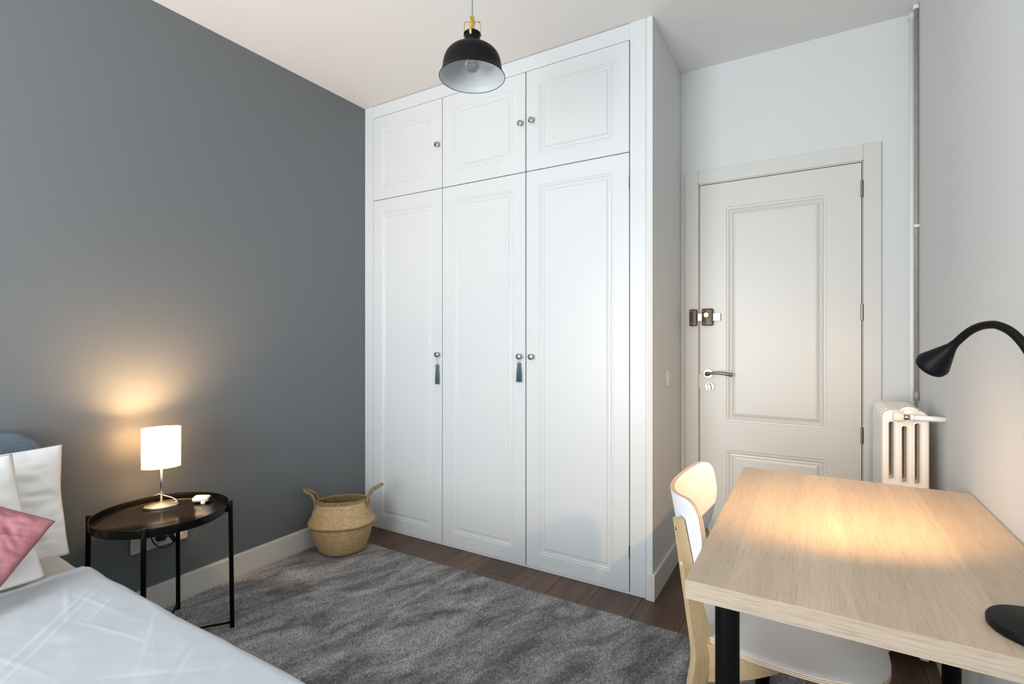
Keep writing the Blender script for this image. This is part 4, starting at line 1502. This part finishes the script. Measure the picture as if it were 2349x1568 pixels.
ev = Vector((0.707, 0.707, 0))
nv = Vector((0.707, -0.707, 0))
LT = 0.021
O0 = Vector((2.217, -1.003, 0))
for s in (1, -1):
    prof2 = catmull([(-0.082, RZ, 0), (-0.035, 0.22, 0), (-0.012, 0.345, 0), (0.0, 0.415, 0), (-0.004, 0.50, 0), (-0.012, 0.62, 0), (-0.019, 0.739, 0)], 3)
    prin = catmull([(-0.060, RZ, 0), (-0.005, 0.22, 0), (0.026, 0.345, 0), (0.053, 0.415, 0), (0.050, 0.465, 0), (0.021, 0.60, 0), (0.0, 0.739, 0)], 3)
    bm = bmesh.new()
    rings = []
    for p, q in zip(prof2, prin):
        def sh(z):
            return -0.049 * max(0, z - 0.415) / 0.32
        ring = []
        for (sv, z), m_ in (((p.x, p.y), 0), ((q.x, q.y), 0), ((q.x, q.y), LT), ((p.x, p.y), LT)):
            q3 = mir(O0 + ev * sv + nv * (m_ + sh(z)) + Vector((0, 0, z)), s)
            if s < 0:
                q3.x -= 0.040 * max(0, z - 0.40) / 0.34
            ring.append(bm.verts.new(q3))
        rings.append(ring)
    for a, b in zip(rings, rings[1:]):
        for k in range(4):
            bm.faces.new((a[k], a[(k + 1) % 4], b[(k + 1) % 4], b[k]))
    bm.faces.new(rings[0])
    bm.faces.new(rings[-1])
    bmesh.ops.bevel(bm, geom=[e for e in bm.edges if len(e.link_faces) == 2 and e.calc_face_angle(0) > 1.0], offset=0.0015, segments=2, affect='EDGES')
    lg = link('rear_leg', fin(bm), M['chair_wood'], chr_)
    # screw and plug seen on the back face
    for z, m_ in ((0.715, 'nickel'), (0.63, 'ply_light')):
        sv = -0.0175 if z > 0.7 else -0.0125
        c_ = O0 + ev * sv + nv * (LT / 2 - 0.049 * (z - 0.415) / 0.32) + Vector((0, 0, z))
        av = mir(Vector(-ev), s) - (mir(Vector((0, 0, 0)), s))
        lathe('screw', [(0.0001, 0.0012), (0.0042, 0.0012), (0.0048, -0.001)], mir(c_, s) - Vector((0.040 * (z - 0.40) / 0.34 if s < 0 else 0, 0, 0)), M[m_], lg, axis=av, seg=14)
    # front leg
    ft = Vector((2.575, -0.955, 0.440))
    fb = Vector((2.610, -0.985, 0.001))
    bm = bmesh.new()
    add_tube(bm, [mir(fb, s), mir(fb.lerp(ft, 0.6), s), mir(ft, s)], [0.010, 0.014, 0.017], 14)
    link('front_leg', fin(bm), M['chair_wood'], chr_, smooth=True)
    # arched side rail under the seat
    path = catmull([(2.232, -0.990, 0), (2.30, -0.9905, 0), (2.355, -0.982, 0), (2.395, -0.958, 0), (2.425, -0.915, 0), (2.438, -0.865, 0), (2.440, -0.8205, 0)], 5)
    bm = bmesh.new()
    rings = []
    for i, p in enumerate(path):
        q = path[min(i + 1, len(path) - 1)] - path[max(i - 1, 0)]
        nn = Vector((q.y, -q.x, 0)).normalized() * 0.010
        t = i / (len(path) - 1)
        zb = 0.340 + 0.055 * math.sin(PI * min(1, t * 1.8) * 0.5)
        rings.append([bm.verts.new(mir(Vector((p.x, p.y, z)) + nn * k, s)) for z, k in ((0.4440, 0), (0.4440, -1), (zb, -1), (zb, 0))])
    for a, b in zip(rings, rings[1:]):
        for k in range(4):
            bm.faces.new((a[k], a[(k + 1) % 4], b[(k + 1) % 4], b[k]))
    bm.faces.new(rings[0])
    bm.faces.new(rings[-1])
    link('seat_rail', fin(bm), M['chair_wood_x'], chr_)
box('front_rail', (2.562, -0.945, 0.385), (2.582, -0.695, 0.438), M['chair_wood_x'], chr_, bev=0.002)
box('back_rail', (2.232, -0.985, 0.355), (2.252, -0.655, 0.438), M['chair_wood_x'], chr_, bev=0.002)
